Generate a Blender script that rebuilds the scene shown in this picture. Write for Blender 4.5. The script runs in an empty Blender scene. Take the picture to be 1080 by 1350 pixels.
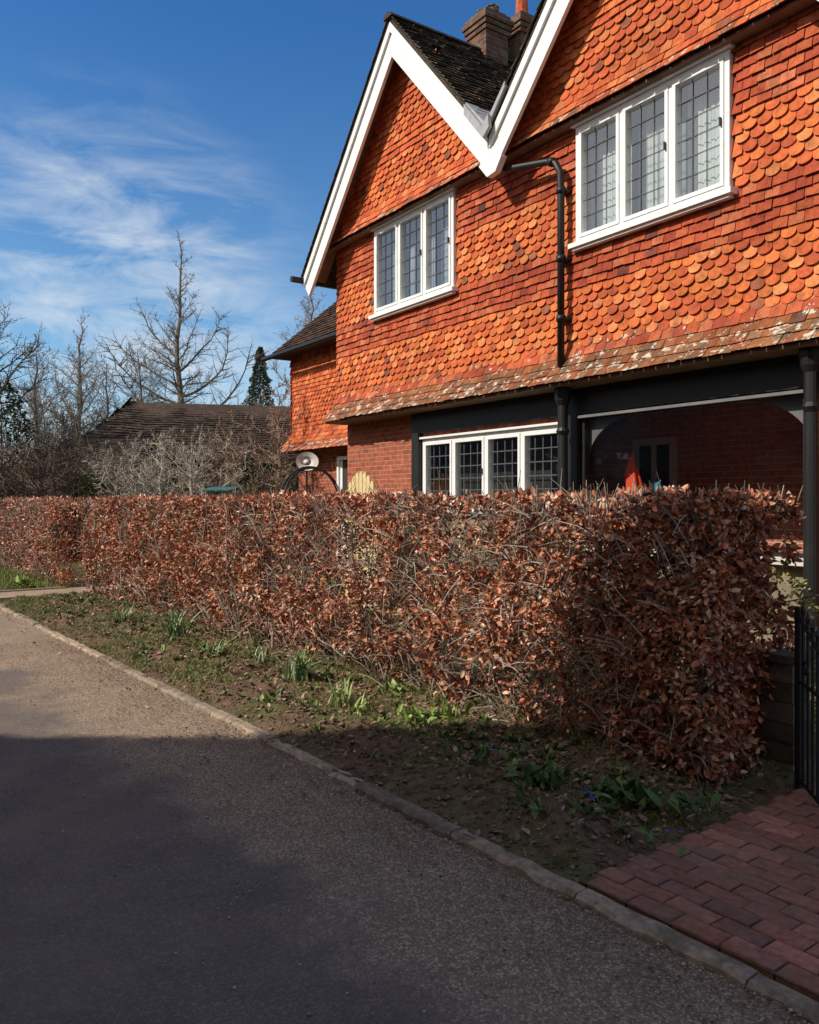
import bpy, math, random
import numpy as np
from mathutils import Vector, noise
random.seed(7); rs=np.random.RandomState(11)
sc=bpy.context.scene; COL=sc.collection
PI=math.pi
EYE=1.6; F=1080.0
def G(px,py,z=0.0):
    Y=(EYE-z)*F/(py-660.0); return ((px-540)/F*Y, Y, z)
def AT(px,Y,z=0.0): return ((px-540)/F*Y, Y, z)
# frames: house (D = distance across, s = along), road (n across, u along)
_m=Vector((.828,.56,0)).normalized(); _h=Vector((-_m.y,_m.x,0))
_n=Vector((.796,.605,0)).normalized(); _u=Vector((-_n.y,_n.x,0))
def HP(D,s,z): return Vector((_m.x*D+_h.x*s,_m.y*D+_h.y*s,z))
def RP(n,u,z): return Vector((_n.x*n+_u.x*u,_n.y*n+_u.y*u,z))
UP=2.26   # near edge of verge / far edge of paving
# ---------------------------------------------------------------- objects
ORG={}
def tag(o,label=None,cat=None,group=None,kind=None):
    if label: o['label']=label
    if cat: o['category']=cat
    if group: o['group']=group
    if kind: o['kind']=kind
    return o
def thing(name,label,cat,loc=(0,0,0),group=None):
    o=bpy.data.objects.new(name,None); COL.objects.link(o); o.location=loc
    ORG[o.name]=Vector(loc); return tag(o,label,cat,group)
class MB:
    def __init__(s): s.v=[];s.f=[];s.c=[]
    def add(s,vs,fs,col=None):
        b=len(s.v); s.v.extend([tuple(v) for v in vs]); s.f.extend([tuple(i+b for i in f) for f in fs])
        if col is not None: s.c.extend([col]*len(vs))
    def hexa(s,p,col=None):
        s.add(p,[(0,3,2,1),(4,5,6,7),(0,1,5,4),(1,2,6,5),(2,3,7,6),(3,0,4,7)],col)
    def box(s,x0,x1,y0,y1,z0,z1,fr=None,col=None):
        p=[(x0,y0,z0),(x1,y0,z0),(x1,y1,z0),(x0,y1,z0),(x0,y0,z1),(x1,y0,z1),(x1,y1,z1),(x0,y1,z1)]
        if fr: p=[fr(*q) for q in p]
        s.hexa(p,col)
    def prism(s,poly,D0,D1,col=None):   # polygon in (s,z), extruded in D
        k=len(poly); a=[HP(D0,q[0],q[1]) for q in poly]+[HP(D1,q[0],q[1]) for q in poly]
        fs=[tuple(range(k)),tuple(range(2*k-1,k-1,-1))]+[(i,(i+1)%k,(i+1)%k+k,i+k) for i in range(k)]
        s.add(a,fs,col)
    def tube(s,pts,rad,sides=6,col=None,cap=True):
        pts=[Vector(p) for p in pts]; k=len(pts)
        if not hasattr(rad,'__len__'): rad=[rad]*k
        vs=[];up=None
        for i in range(k):
            d=(pts[min(i+1,k-1)]-pts[max(i-1,0)])
            if d.length<1e-9: d=Vector((0,0,1))
            d.normalize()
            if up is None:
                up=d.cross(Vector((0.31,0.2,0.93))); 
                if up.length<.05: up=d.cross(Vector((1,0,0)))
            up=(up-d*up.dot(d)); up.normalize(); w=d.cross(up)
            for j in range(sides):
                a=2*PI*j/sides; vs.append(pts[i]+(up*math.cos(a)+w*math.sin(a))*rad[i])
        fs=[]
        for i in range(k-1):
            for j in range(sides):
                j2=(j+1)%sides; fs.append((i*sides+j,i*sides+j2,(i+1)*sides+j2,(i+1)*sides+j))
        if cap: fs.append(tuple(range(sides-1,-1,-1))); fs.append(tuple(range((k-1)*sides,k*sides)))
        s.add(vs,fs,col)
    def build(s,name,mat,parent=None,smooth=False,loc=None):
        me=bpy.data.meshes.new(name)
        o=bpy.data.objects.new(name,me); COL.objects.link(o)
        org=Vector((0,0,0))
        if parent is not None:
            o.parent=parent; org=ORG[parent.name]; 
        elif loc is not None:
            org=Vector(loc); o.location=org
        ORG[o.name]=org
        me.from_pydata([(v[0]-org.x,v[1]-org.y,v[2]-org.z) for v in s.v],[],s.f)
        if s.c:
            ca=me.color_attributes.new('Col','FLOAT_COLOR','POINT')
            ca.data.foreach_set('color',np.array([ (c if len(c)==4 else (*c,0)) for c in s.c],dtype=np.float32).ravel())
        if smooth: me.polygons.foreach_set('use_smooth',[True]*len(me.polygons))
        me.materials.append(mat); me.update(); return o
def npmesh(name,V,K,quads,colr,mat,parent=None,smooth=False,loc=None):
    N=V.shape[0]; org=Vector((0,0,0))
    me=bpy.data.meshes.new(name); o=bpy.data.objects.new(name,me); COL.objects.link(o)
    if parent is not None: o.parent=parent; org=ORG[parent.name]
    elif loc is not None: org=Vector(loc); o.location=org
    ORG[o.name]=org
    V=V-np.array(org)[None,None,:]
    q=np.array(quads); fs=q.shape[0]; k=q.shape[1]
    me.vertices.add(N*K); me.vertices.foreach_set('co',V.astype(np.float32).ravel())
    idx=(np.arange(N)[:,None,None]*K+q[None]).reshape(-1)
    me.loops.add(len(idx)); me.loops.foreach_set('vertex_index',idx.astype(np.int32))
    me.polygons.add(N*fs); me.polygons.foreach_set('loop_start',(np.arange(N*fs)*k).astype(np.int32))
    me.polygons.foreach_set('loop_total',np.full(N*fs,k,dtype=np.int32))
    if smooth: me.polygons.foreach_set('use_smooth',[True]*(N*fs))
    me.update(calc_edges=True)
    if colr is not None:
        ca=me.color_attributes.new('Col','FLOAT_COLOR','POINT')
        c=np.ones((N,K,4),dtype=np.float32); c[:,:,:3]=colr[:,None,:]; c[:,:,3]=0
        ca.data.foreach_set('color',c.ravel())
    me.materials.append(mat); return o
def unit(a): return a/np.maximum(np.linalg.norm(a,axis=1,keepdims=True),1e-9)
def leafverts(P,d,L,W,fold=.25,curl=.15,face=None):
    N=len(P); d=unit(d); r=rs.normal(size=(N,3)) if face is None else face
    side=unit(np.cross(d,r)); nr=np.cross(side,d)
    L=L[:,None];W=W[:,None]; cu=rs.uniform(-1,1,(N,1))*curl*L
    V=np.empty((N,6,3))
    V[:,0]=P
    V[:,1]=P+d*L*.32-side*W*.48+nr*W*fold
    V[:,2]=P+d*L*.70-side*W*.40+nr*(W*fold+cu*.6)
    V[:,3]=P+d*L+nr*cu
    V[:,4]=P+d*L*.70+side*W*.40+nr*(W*fold+cu*.6)
    V[:,5]=P+d*L*.32+side*W*.48+nr*W*fold
    return V
LQ=[(0,1,2,3),(0,3,4,5)]
def palette(N,cols,weights=None,jit=.15):
    cols=np.array(cols); i=rs.choice(len(cols),N,p=weights); c=cols[i]
    return np.clip(c*(1+rs.uniform(-jit,jit,(N,1)))*(1+rs.uniform(-.05,.05,(N,3))),0,1)
# ---------------------------------------------------------------- materials
class T:
    def __init__(s,name):
        s.m=bpy.data.materials.new(name); s.m.use_nodes=True; s.t=s.m.node_tree; s.b=s.t.nodes['Principled BSDF']
    def n(s,ty,**k):
        x=s.t.nodes.new(ty)
        for a,b in k.items():
            if a in ('operation','data_type','blend_type','attribute_name'): setattr(x,a,b)
        return x
    def l(s,a,b): s.t.links.new(a,b)
    def pos(s): return s.n('ShaderNodeNewGeometry').outputs['Position']
    def noise(s,scale,detail=5,vec=None,rough=.6,dist=0):
        x=s.n('ShaderNodeTexNoise'); x.inputs['Scale'].default_value=scale;x.inputs['Detail'].default_value=detail;x.inputs['Roughness'].default_value=rough
        x.inputs['Distortion'].default_value=dist
        s.l(vec or s.pos(),x.inputs['Vector']); return x.outputs[0]
    def ramp(s,fac,stops):
        x=s.n('ShaderNodeValToRGB'); e=x.color_ramp.elements
        while len(e)<len(stops): e.new(.5)
        for q,(p,c) in zip(e,stops): q.position=p; q.color=(*c,1) if len(c)==3 else c
        s.l(fac,x.inputs[0]); return x.outputs[0]
    def mix(s,f,a,b,mode='MIX'):
        x=s.n('ShaderNodeMix',data_type='RGBA',blend_type=mode)
        for v,i in ((f,0),(a,6),(b,7)):
            if hasattr(v,'links'): s.l(v,x.inputs[i])
            elif i==0: x.inputs[0].default_value=v
            else: x.inputs[i].default_value=(*v,1)
        return x.outputs[2]
    def math(s,op,a,b=0.0,c=0.0):
        x=s.n('ShaderNodeMath',operation=op)
        for i,v in enumerate((a,b,c)):
            if hasattr(v,'links'): s.l(v,x.inputs[i])
            else: x.inputs[i].default_value=v
        return x.outputs[0]
    def mr(s,v,a,b,c=0.,d=1.):
        x=s.n('ShaderNodeMapRange'); s.l(v,x.inputs[0])
        for i,q in enumerate((a,b,c,d)): x.inputs[i+1].default_value=q
        return x.outputs[0]
    def dot(s,vec):
        x=s.n('ShaderNodeVectorMath',operation='DOT_PRODUCT'); s.l(s.pos(),x.inputs[0]); x.inputs[1].default_value=tuple(vec); return x.outputs['Value']
    def bump(s,h,st,dist=.01):
        x=s.n('ShaderNodeBump'); x.inputs['Strength'].default_value=st;x.inputs['Distance'].default_value=dist
        s.l(h,x.inputs['Height']); s.l(x.outputs[0],s.b.inputs['Normal']); return x
    def col(s,c):
        if hasattr(c,'links'): s.l(c,s.b.inputs['Base Color'])
        else: s.b.inputs['Base Color'].default_value=(*c,1)
    def r(s,v,spec=.3): s.b.inputs['Roughness'].default_value=v; s.b.inputs['Specular IOR Level'].default_value=spec
    def attr(s):
        x=s.n('ShaderNodeAttribute',attribute_name='Col'); return x.outputs['Color'],x.outputs['Alpha']
def simple(name,c1,c2,scale=8,rough=.8,bump=.2,bs=60,spec=.3,metal=0,dist=.004):
    t=T(name); t.col(t.ramp(t.noise(scale),[(.3,c1),(.7,c2)])); t.r(rough,spec); t.b.inputs['Metallic'].default_value=metal
    if bump: t.bump(t.noise(bs,3),bump,dist)
    return t.m
def attrmat(name,rough=.6,nz=40,lo=.7,hi=1.25,spec=.25):
    t=T(name); c,a=t.attr(); g=t.ramp(t.noise(nz,2),[(.3,(lo,)*3),(.7,(hi,)*3)])
    t.col(t.mix(1.0,c,g,'MULTIPLY')); t.r(rough,spec); return t.m
def tilemat(name,lich=(.50,.46,.36)):
    t=T(name); c,a=t.attr()
    cc=t.mix(1.0,c,t.ramp(t.noise(14,4),[(.25,(.6,.55,.55)),(.5,(1,1,1)),(.75,(1.2,1.25,1.3))]),'MULTIPLY')
    cc=t.mix(1.0,cc,t.ramp(t.noise(90,2),[(.3,(.78,.78,.78)),(.7,(1.14,1.14,1.14))]),'MULTIPLY')
    cc=t.mix(1.0,cc,t.ramp(t.noise(.9,4,rough=.65),[(.3,(.72,.66,.68)),(.55,(1.03,1.0,1.0)),(.75,(1.12,1.18,1.22))]),'MULTIPLY')
    nz=t.noise(9,6,rough=.7); th=t.math('ADD',nz,t.math('MULTIPLY',a,.22))
    cc=t.mix(t.mr(t.math('ADD',t.noise(5,5,rough=.7),t.math('MULTIPLY',a,.28)),.62,.80,0,.85),cc,(.11,.08,.05))
    cc=t.mix(t.mr(th,.70,.735),cc,lich)
    t.col(cc); t.r(.85,.2); t.bump(t.noise(70,4),.5,.006); return t.m
M={}
M['tile']=tilemat('clay_tile',(.50,.44,.35))
M['rooftile']=tilemat('mossy_roof_tile',(.15,.16,.09))
def paint(name,base,dirt):
    t=T(name); t.col(t.mix(t.mr(t.noise(5,6,rough=.7),.55,.8),base,dirt)); t.r(.5,.4); t.bump(t.noise(120,2),.15,.002); return t.m
M['white']=paint('white_paint',(.76,.76,.75),(.55,.53,.47))
M['black']=paint('black_paint',(.010,.010,.010),(.024,.021,.019))
M['lead']=simple('lead',(.06,.06,.065),(.11,.11,.12),20,.5,.1)
M['leadflash']=simple('lead_flashing',(.26,.27,.29),(.40,.40,.41),9,.55,.2)
M['render']=simple('pale_render',(.5,.47,.4),(.62,.6,.54),3,.9,.3,80)
M['lowrender']=simple('weathered_render',(.13,.105,.075),(.28,.23,.15),4,.9,.3,80)
M['soffit']=simple('soffit_board',(.16,.09,.06),(.26,.16,.1),6,.8,.2)
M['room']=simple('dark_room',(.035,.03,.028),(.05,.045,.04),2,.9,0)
M['shoproom']=simple('pale_room',(.55,.52,.47),(.65,.6,.55),2,.9,0)  # pale surfaces, colour raised to brighten the porch interior
M['curtain']=simple('pale_curtain',(.50,.54,.53),(.62,.66,.64),3,.9,0)
M['graycurtain']=simple('grey_curtain',(.20,.23,.24),(.34,.37,.38),3,.9,0)
def brick(name,axis,c1,c2,mortar,dirt=0):
    t=T(name); s_=t.dot(axis); z=t.dot((0,0,1)); cv=t.n('ShaderNodeCombineXYZ'); t.l(s_,cv.inputs[0]); t.l(z,cv.inputs[1])
    b=t.n('ShaderNodeTexBrick'); t.l(cv.outputs[0],b.inputs['Vector'])
    b.inputs['Scale'].default_value=1; b.inputs['Brick Width'].default_value=.225; b.inputs['Row Height'].default_value=.075; b.inputs['Mortar Size'].default_value=.006
    b.inputs['Color1'].default_value=(*c1,1); b.inputs['Color2'].default_value=(*c2,1); b.inputs['Mortar'].default_value=(*mortar,1); b.inputs['Bias'].default_value=-.1
    cc=t.mix(1.0,b.outputs[0],t.ramp(t.noise(11,5),[(.25,(.6,.6,.6)),(.75,(1.3,1.3,1.3))]),'MULTIPLY')
    if dirt: cc=t.mix(t.mr(t.noise(6,5,rough=.7),.48,.62,0,dirt),cc,(.16,.15,.11))
    t.col(cc); t.r(.9,.2)
    h=t.math('ADD',t.math('MULTIPLY',b.outputs['Fac'],-1.0),t.math('MULTIPLY',t.noise(60,3),.35)); t.bump(h,.8,.008); return t.m
M['brick']=brick('red_brick',_h,(.40,.10,.05),(.27,.07,.04),(.34,.27,.2))
M['brickin']=brick('inner_brick',_h,(.62,.20,.12),(.48,.15,.09),(.62,.54,.45))  # brick colour brightened to stand in for light inside the porch
M['brickside']=brick('red_brick_side',_m,(.36,.085,.045),(.24,.06,.038),(.30,.24,.19))
M['chimbrick']=brick('sooty_brick',_h,(.17,.07,.045),(.09,.045,.035),(.18,.155,.11),.7)
def glass(name,g,top,blend=.35,tint=(.84,.88,.88,1)):
    t=T(name); tr=t.n('ShaderNodeBsdfTransparent'); tr.inputs[0].default_value=tint
    gl=t.n('ShaderNodeBsdfGlossy'); gl.inputs['Roughness'].default_value=.03; gl.inputs[0].default_value=(.9,.95,1,1)
    lw=t.n('ShaderNodeLayerWeight'); lw.inputs[0].default_value=blend
    f=t.mr(lw.outputs['Fresnel'],0,1,g,top); bp=t.n('ShaderNodeBump'); bp.inputs['Strength'].default_value=.10; bp.inputs['Distance'].default_value=.02; t.l(t.noise(4,2),bp.inputs['Height']); t.l(bp.outputs[0],gl.inputs['Normal'])
    ms=t.n('ShaderNodeMixShader'); t.l(f,ms.inputs[0]); t.l(tr.outputs[0],ms.inputs[1]); t.l(gl.outputs[0],ms.inputs[2]); t.l(ms.outputs[0],t.t.nodes['Material Output'].inputs[0]); return t.m
M['glass']=glass('window_glass',.05,.25); M['shopglass']=glass('shop_glass',.07,.22,tint=(.97,.98,.98,1))
M['leaf']=attrmat('dry_leaf',.5,nz=60,spec=.35)
M['green']=attrmat('green_leaf',.5,nz=60)
M['grass']=attrmat('grass_blade',.6,nz=30)
M['twig']=attrmat('twig_bark',.85,nz=25)
M['stone']=attrmat('stone',.9,nz=25,lo=.6,hi=1.3)
t=T('kerb_stone'); c,a=t.attr(); cc=t.mix(1.0,c,t.ramp(t.noise(25,4),[(.3,(.6,.6,.6)),(.7,(1.25,1.25,1.25))]),'MULTIPLY')
cc=t.mix(t.mr(t.noise(5,6,rough=.72),.48,.62,0,.65),cc,(.11,.085,.06)); t.col(cc); t.r(.95,.15); t.bump(t.noise(60,5,rough=.7),.8,.008); M['kerb']=t.m
M['wood']=simple('pale_wood',(.55,.42,.20),(.70,.56,.30),8,.75,.2)
M['teal']=simple('teal_paint',(.03,.12,.12),(.05,.17,.16),6,.6,.1)
M['red']=simple('red_cloth',(.75,.06,.02),(.85,.10,.03),6,.8,.1)
M['blue']=simple('blue_cloth',(.03,.26,.38),(.05,.34,.45),6,.8,.1)
M['dish']=simple('dish_grey',(.46,.44,.40),(.62,.6,.55),12,.6,.1)
t=T('paving_brick'); c,a=t.attr()
cc=t.mix(1.0,c,t.ramp(t.noise(30,4),[(.3,(.62,.6,.6)),(.7,(1.2,1.2,1.2))]),'MULTIPLY')
cc=t.mix(t.mr(t.noise(3,6,rough=.7),.42,.68,0,.75),cc,(.17,.12,.085)); t.col(cc); t.r(.85,.25); t.bump(t.noise(90,4),.6,.004); M['pave']=t.m
# road
t=T('asphalt'); nn=t.dot(_n); nz=t.noise(1.3,5,rough=.65)
f=t.mr(t.math('ADD',nn,t.math('MULTIPLY',t.math('SUBTRACT',nz,.5),1.6)),1.5,1.85)
vo=t.n('ShaderNodeTexVoronoi'); vo.inputs['Scale'].default_value=120; t.l(t.pos(),vo.inputs['Vector'])
hv=t.n('ShaderNodeSeparateColor'); t.l(vo.outputs['Color'],hv.inputs[0])
fine=t.noise(260,1)
grey=t.ramp(hv.outputs[0],[(0,(.125,.103,.086)),(.7,(.150,.124,.104)),(1,(.21,.175,.15))])
brn=t.ramp(hv.outputs[1],[(0,(.17,.125,.085)),(.7,(.28,.205,.14)),(1,(.48,.37,.27))])
grey=t.mix(t.mr(t.noise(.9,4),.45,.75,0,.5),grey,(.24,.175,.12))
cc=t.mix(f,grey,brn)
cc=t.mix(1.0,cc,t.ramp(t.noise(2.2,6,rough=.7),[(.3,(.82,.82,.82)),(.7,(1.13,1.13,1.13))]),'MULTIPLY')
t.col(cc); t.r(.9,.12)
hh=t.math('ADD',t.math('MULTIPLY',vo.outputs['Distance'],-1.2),t.math('MULTIPLY',fine,.5)); t.bump(hh,.5,.005); M['road']=t.m
t=T('soil'); a=t.noise(1.6,5,rough=.7); b=t.noise(14,5,rough=.7)
cc=t.mix(t.mr(a,.46,.60,0,.8),t.ramp(b,[(.3,(.085,.052,.032)),(.7,(.25,.165,.105))]),t.ramp(b,[(.3,(.06,.066,.022)),(.7,(.15,.16,.055))]))
t.col(cc); t.r(.95,.1); t.bump(t.noise(45,5,rough=.7),1,.025); M['soil']=t.m
M['lawn']=simple('lawn',(.07,.09,.025),(.17,.17,.06),1.5,.95,.6,50,dist=.03)
M['path']=simple('path',(.24,.17,.11),(.36,.27,.19),5,.9,.5,80,dist=.01)
M['hill']=simple('woodland',(.045,.04,.03),(.08,.07,.05),.3,1,.3,3)
# ---------------------------------------------------------------- tiles
def tiles(mb,P,b0,b1,gauge,w,a0,a1,kind,test,colf,flare=lambda b:0,clamp=None,thick=.016,lift=.036,arc=7):
    row=0;b=b0
    while b<b1-1e-6:
        k=kind(b,row); off=(row%2)*w/2; a=a0-off
        while a<a1:
            ac=a+w/2; 
            if test(ac,b+gauge*.5):
                ja=random.uniform(-.003,.003); jb=random.uniform(-.008,.008); jo=random.uniform(-.25,.3)*lift*.7; g=.0028
                tl=gauge*1.75; bb=b+jb; A0=a+g+ja; A1=a+w-g+ja
                if clamp: A0,A1=clamp(A0,A1,b+gauge*.5)
                if A1-A0>.03:
                    sk=random.uniform(-.006,.006)
                    if k=='scale' and A1-A0>w*.8:
                        r=(A1-A0)/2; cy=bb+r*.70; pts=[]
                        for i in range(arc+1):
                            q=PI+PI*i/arc; pts.append((A0+r+r*math.cos(q),cy+r*.70*math.sin(q)))
                    else: pts=[(A0,bb+sk),(A1,bb-sk)]
                    out=lambda y:(lift+jo)*(1-(y-b)/tl)+.006
                    n=len(pts)
                    fr=[P(x,y,out(y)+flare(y)) for x,y in pts]+[P(A1,b+tl,.004+flare(b+tl)),P(A0,b+tl,.004+flare(b+tl))]
                    bk=[P(x,y,out(y)+flare(y)-thick) for x,y in pts]
                    fs=[tuple(range(n+2))]+[(i+1,i,n+2+i,n+3+i) for i in range(n-1)]
                    fs+= [(0,n+1,n+2),(n-1,2*n+1,n)]
                    mb.add(fr+bk,fs,colf(ac,b))
            a+=w
        b+=gauge; row+=1
OR=[(.57,.148,.044),(.50,.108,.037),(.62,.20,.072),(.44,.090,.034),(.54,.125,.04),(.27,.085,.045),(.13,.065,.042)]
def tcol(lich,p=(.27,.25,.17,.15,.132,.024,.004)):
    c=OR[np.searchsorted(np.cumsum(p),random.random()*.999)]; k=random.uniform(.80,1.15)
    return (c[0]*k,c[1]*k,c[2]*k,lich)
GA=.101; TW_=.153
# ---------------------------------------------------------------- HOUSE
house=thing('brick_house','red brick and tile hung house with two white edged gables beyond the copper hedge','house',HP(7,8,0))
D0=7.0; SL=12.55; SR=2.6; TAN=1.12; VS=7.92
APL=(10.2,8.76); VAL=(VS,8.76-TAN*(10.2-VS)); APR=(5.79,VAL[1]+TAN*(VS-5.79)); FR=(3.55,APR[1]-TAN*2.24)
WL=(9.15,11.27,4.58,5.95); WR=(4.78,6.80,4.58,5.93)
holes=[WL,WR]
def inhole(a,b,m=0.0):
    for h in holes:
        if h[0]-m<a<h[1]+m and h[2]-m<b<h[3]+m: return h
def clampw(A0,A1,b):
    for h in holes:
        if h[2]<b<h[3]:
            if A0<h[0]<A1: 
                if (A0+A1)/2<h[0]: A1=h[0]
                else: A0=A1
            if A0<h[1]<A1:
                if (A0+A1)/2>h[1]: A0=h[1]
                else: A1=A0
    A0=max(A0,SR);A1=min(A1,SL+.03); return A0,A1
def wallpanel(mb,D_0,D_1,s0,s1,z0,z1,hs):
    ss=sorted({s0,s1,*[h[0] for h in hs],*[h[1] for h in hs]}); zz=sorted({z0,z1,*[h[2] for h in hs],*[h[3] for h in hs]})
    ss=[x for x in ss if s0<=x<=s1]; zz=[x for x in zz if z0<=x<=z1]
    for i in range(len(ss)-1):
        for j in range(len(zz)-1):
            cs=(ss[i]+ss[i+1])/2; cz=(zz[j]+zz[j+1])/2
            if any(h[0]<cs<h[1] and h[2]<cz<h[3] for h in hs): continue
            mb.box(D_0,D_1,ss[i],ss[i+1],zz[j],zz[j+1],HP)
mb=MB(); wallpanel(mb,D0,D0+.22,SR,SL,2.98,6.1,holes)
GW=(7.2,10.2,1.48,2.53); SH=(4.12,6.88,1.08,2.60)
mb.box(D0+.22,13,SL-.2,SL,0,6.0,HP); mb.box(D0+.22,13,SR,SR+.2,0,6.0,HP); mb.box(12.8,13,SR+.2,SL-.2,0,6.0,HP)
zl=lambda s: APL[1]-TAN*abs(s-APL[0])-.15
mb.prism([(SL-.15,6.1),(VS,6.1),(APL[0],zl(APL[0]))],D0,D0+.2); mb.prism([(VS-.05,6.1),(FR[0]+.05,6.1),(APR[0],APR[1]-.15)],D0,D0+.2)
mb.build('wall',M['brickside'],house)
mb=MB(); wallpanel(mb,7.16,7.36,SR,SL-.02,0,2.98,[GW,SH,(GW[0],GW[1],0,GW[2]),(SH[0],SH[1],0,SH[2]),(SH[1],GW[0],0,2.98),(SR,SH[0],2.6,2.98)])
mb.build('brick_wall',M['brick'],house)
mb=MB(); mb.box(7.17,7.35,GW[0],GW[1],0,GW[2]-.05,HP); mb.box(7.17,7.35,SH[0],SH[1],0,SH[2]-.05,HP); mb.build('rendered_wall',M['lowrender'],house)
def kindw(b,row):
    return 'scale' if (4.53<b<5.28 or 3.36<b<4.02) else 'plain'
mb=MB()
P=lambda a,b,o: HP(D0-o,a,b)
fl=lambda b: .30*max(0,(3.42-b)/.46)**1.6 if b<3.42 else 0
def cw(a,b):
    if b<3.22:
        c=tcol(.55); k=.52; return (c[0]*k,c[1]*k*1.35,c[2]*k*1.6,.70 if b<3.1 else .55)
    c=tcol(.4 if b<3.4 else .05)
    if kindw(b,0)=='plain': c=(c[0]*.76,c[1]*.68,c[2]*.85,c[3])
    else: c=(min(.8,c[0]*1.05),c[1]*1.12,c[2]*1.1,c[3])
    return c
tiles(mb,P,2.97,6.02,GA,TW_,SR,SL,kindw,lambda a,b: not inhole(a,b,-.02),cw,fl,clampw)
mb.build('tile_hanging',M['tile'],house)
def gable(ap,s0,s1):
    mb=MB()
    flg=lambda b: .10+.12*max(0,(6.25-b)/.28)**1.4 if b<6.25 else .10
    def test(a,b): return s0<a<s1 and b<ap[1]-TAN*abs(a-ap[0])-.10
    def kd(b,row): return 'scale' if 6.2<b<6.85 or 7.12<b<7.7 or b>8.0 else 'plain'
    tiles(mb,lambda a,b,o: HP(D0-o,a,b),5.99,ap[1]-.3,GA,TW_,s0,s1,kd,test,lambda a,b: tcol(.6 if b<6.05 else .08),flg)
    mb.build('gable_tile_hanging',M['tile'],house)
gable(APL,7.75,SL+.1); gable(APR,3.4,8.05)
mb=MB(); mb.box(6.82,7.0,SR,SL+.1,5.955,5.985,HP); mb.build('soffit',M['soffit'],house)
mb=MB(); mb.box(6.74,7.17,SR,SL+.05,2.93,2.965,HP); mb.build('eave_board',M['soffit'],house)
DF=6.55; DB=13.2
def roofcol(a,b):
    k=random.uniform(.5,1.5); c=random.choice([(.05,.04,.028),(.065,.05,.034),(.038,.032,.024),(.09,.06,.04)]); return (c[0]*k,c[1]*k,c[2]*k,.38)
def slab(mb,a,b,th,D_0,D_1):
    mb.prism([a,b,(b[0],b[1]-th),(a[0],a[1]-th)],D_0,D_1)
def slope(ap,ft,lf=.045,th=.02):
    mb=MB(); slab(mb,ap,ft,.09,DF,DB)
    L=math.hypot(ft[0]-ap[0],ft[1]-ap[1]); ds=(ft[0]-ap[0])/L; dz=(ft[1]-ap[1])/L
    nx=-dz*(1 if ds>0 else -1); nzz=abs(ds)
    def P(a,b,o):
        d=L-b; return HP(DF-.03+a, ap[0]+ds*d+ (o+.004)*nx, ap[1]+dz*d+(o+.004)*nzz)
    mb.c=[(.05,.04,.03,.3)]*len(mb.v)
    tiles(mb,P,-.04,L-.05,.11,.18,0,DB-DF,lambda b,r:'plain',lambda a,b:True,roofcol,lift=lf,thick=th,clamp=lambda A0,A1,b:(max(A0,random.uniform(0,.006)),A1))
    return mb.build('roof',M['rooftile'],house)
FL=(13.05,APL[1]-TAN*2.85)
slope(APL,VAL,.040); slope(APL,FL,.022,.014); slope(APR,VAL); slope(APR,FR)
for ap in (APL,APR):
    mb=MB(); d=DF-.05
    while d<DB:
        poly=[(ap[0]+.11*math.cos(q),ap[1]-.03+.08*math.sin(q)) for q in [PI*i/6 for i in range(7)]]
        mb.prism(poly,d,d+.302,(.07,.05,.036,.5)); d+=.3
    mb.build('ridge',M['rooftile'],house)
def barge(ap,l,r):
    mb=MB(); v=.49; z=lambda s: ap[1]-TAN*abs(s-ap[0])-.085
    mb.prism([(ap[0],z(ap[0])),(l,z(l)),(l,z(l)-v*.42),(l-.12,z(l)-v*.72),(ap[0],z(ap[0])-v)],6.58,6.63)
    mb.prism([(ap[0],z(ap[0])),(r,z(r)),(r,z(r)-v*.92),(ap[0],z(ap[0])-v)],6.58,6.63)
    mb.prism([(ap[0],z(ap[0])+.01),(l,z(l)+.01),(l,z(l)-.13),(ap[0],z(ap[0])-.13)],6.545,6.578)
    mb.prism([(ap[0],z(ap[0])+.01),(r,z(r)+.01),(r,z(r)-.13),(ap[0],z(ap[0])-.13)],6.545,6.578)
    mb.build('bargeboard',M['white'],house)
barge(APL,13.0,VS+.02); barge(APR,VS-.01,3.57)
mb=MB()
for ap,l,r in ((APL,13.0,VS),(APR,VS,3.57)):
    z=lambda s: ap[1]-TAN*abs(s-ap[0])-.10
    for e in (l,r): mb.prism([(ap[0],z(ap[0])),(e,z(e)),(e,z(e)-.03),(ap[0],z(ap[0])-.03)],6.64,6.98)
mb.build('verge_soffit',M['soffit'],house)
mb=MB(); q=VAL[1]; mb.prism([(VS+.22,q-.36),(VS,q-.15),(VS-.22,q-.36),(VS-.10,q-.52),(VS+.06,q-.54)],6.57,6.66); mb.build('valley_board',M['white'],house)
mb=MB(); q=VAL[1]
mb.prism([(VS+.40,q+.40*TAN+.07),(VS,q+.10),(VS-.36,q+.36*TAN+.07),(VS-.36,q+.36*TAN),(VS,q-.0),(VS+.40,q+.40*TAN)],6.50,7.6)
mb.prism([(VS+.38,q+.38*TAN+.05),(VS+.02,q+.06),(VS-.10,q+.16),(VS-.12,q+.0),(VS,q-.10),(VS+.38,q+.38*TAN-.09)],6.45,6.50)
mb.build('valley_flashing',M['leadflash'],house)
mb=MB(); mb.tube([HP(6.35,13.1,5.50),HP(13,13.1,5.48)],.055,8); mb.build('gutter',M['black'],house)
mb=MB(); q=[HP(6.72,VS-.02,5.80),HP(6.74,VS-.12,5.74),HP(6.80,7.14,5.62),HP(6.82,7.02,5.57),HP(6.84,6.96,5.45),HP(6.85,6.96,5.2),HP(6.85,6.96,3.18)]
mb.tube(q,.042,10)
for z in (5.2,4.4,3.7): mb.tube([HP(6.85,6.96,z),HP(6.85,6.96,z+.07)],.056,10); mb.box(6.87,7.0,6.9,7.02,z+.01,z+.05,HP)
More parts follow.
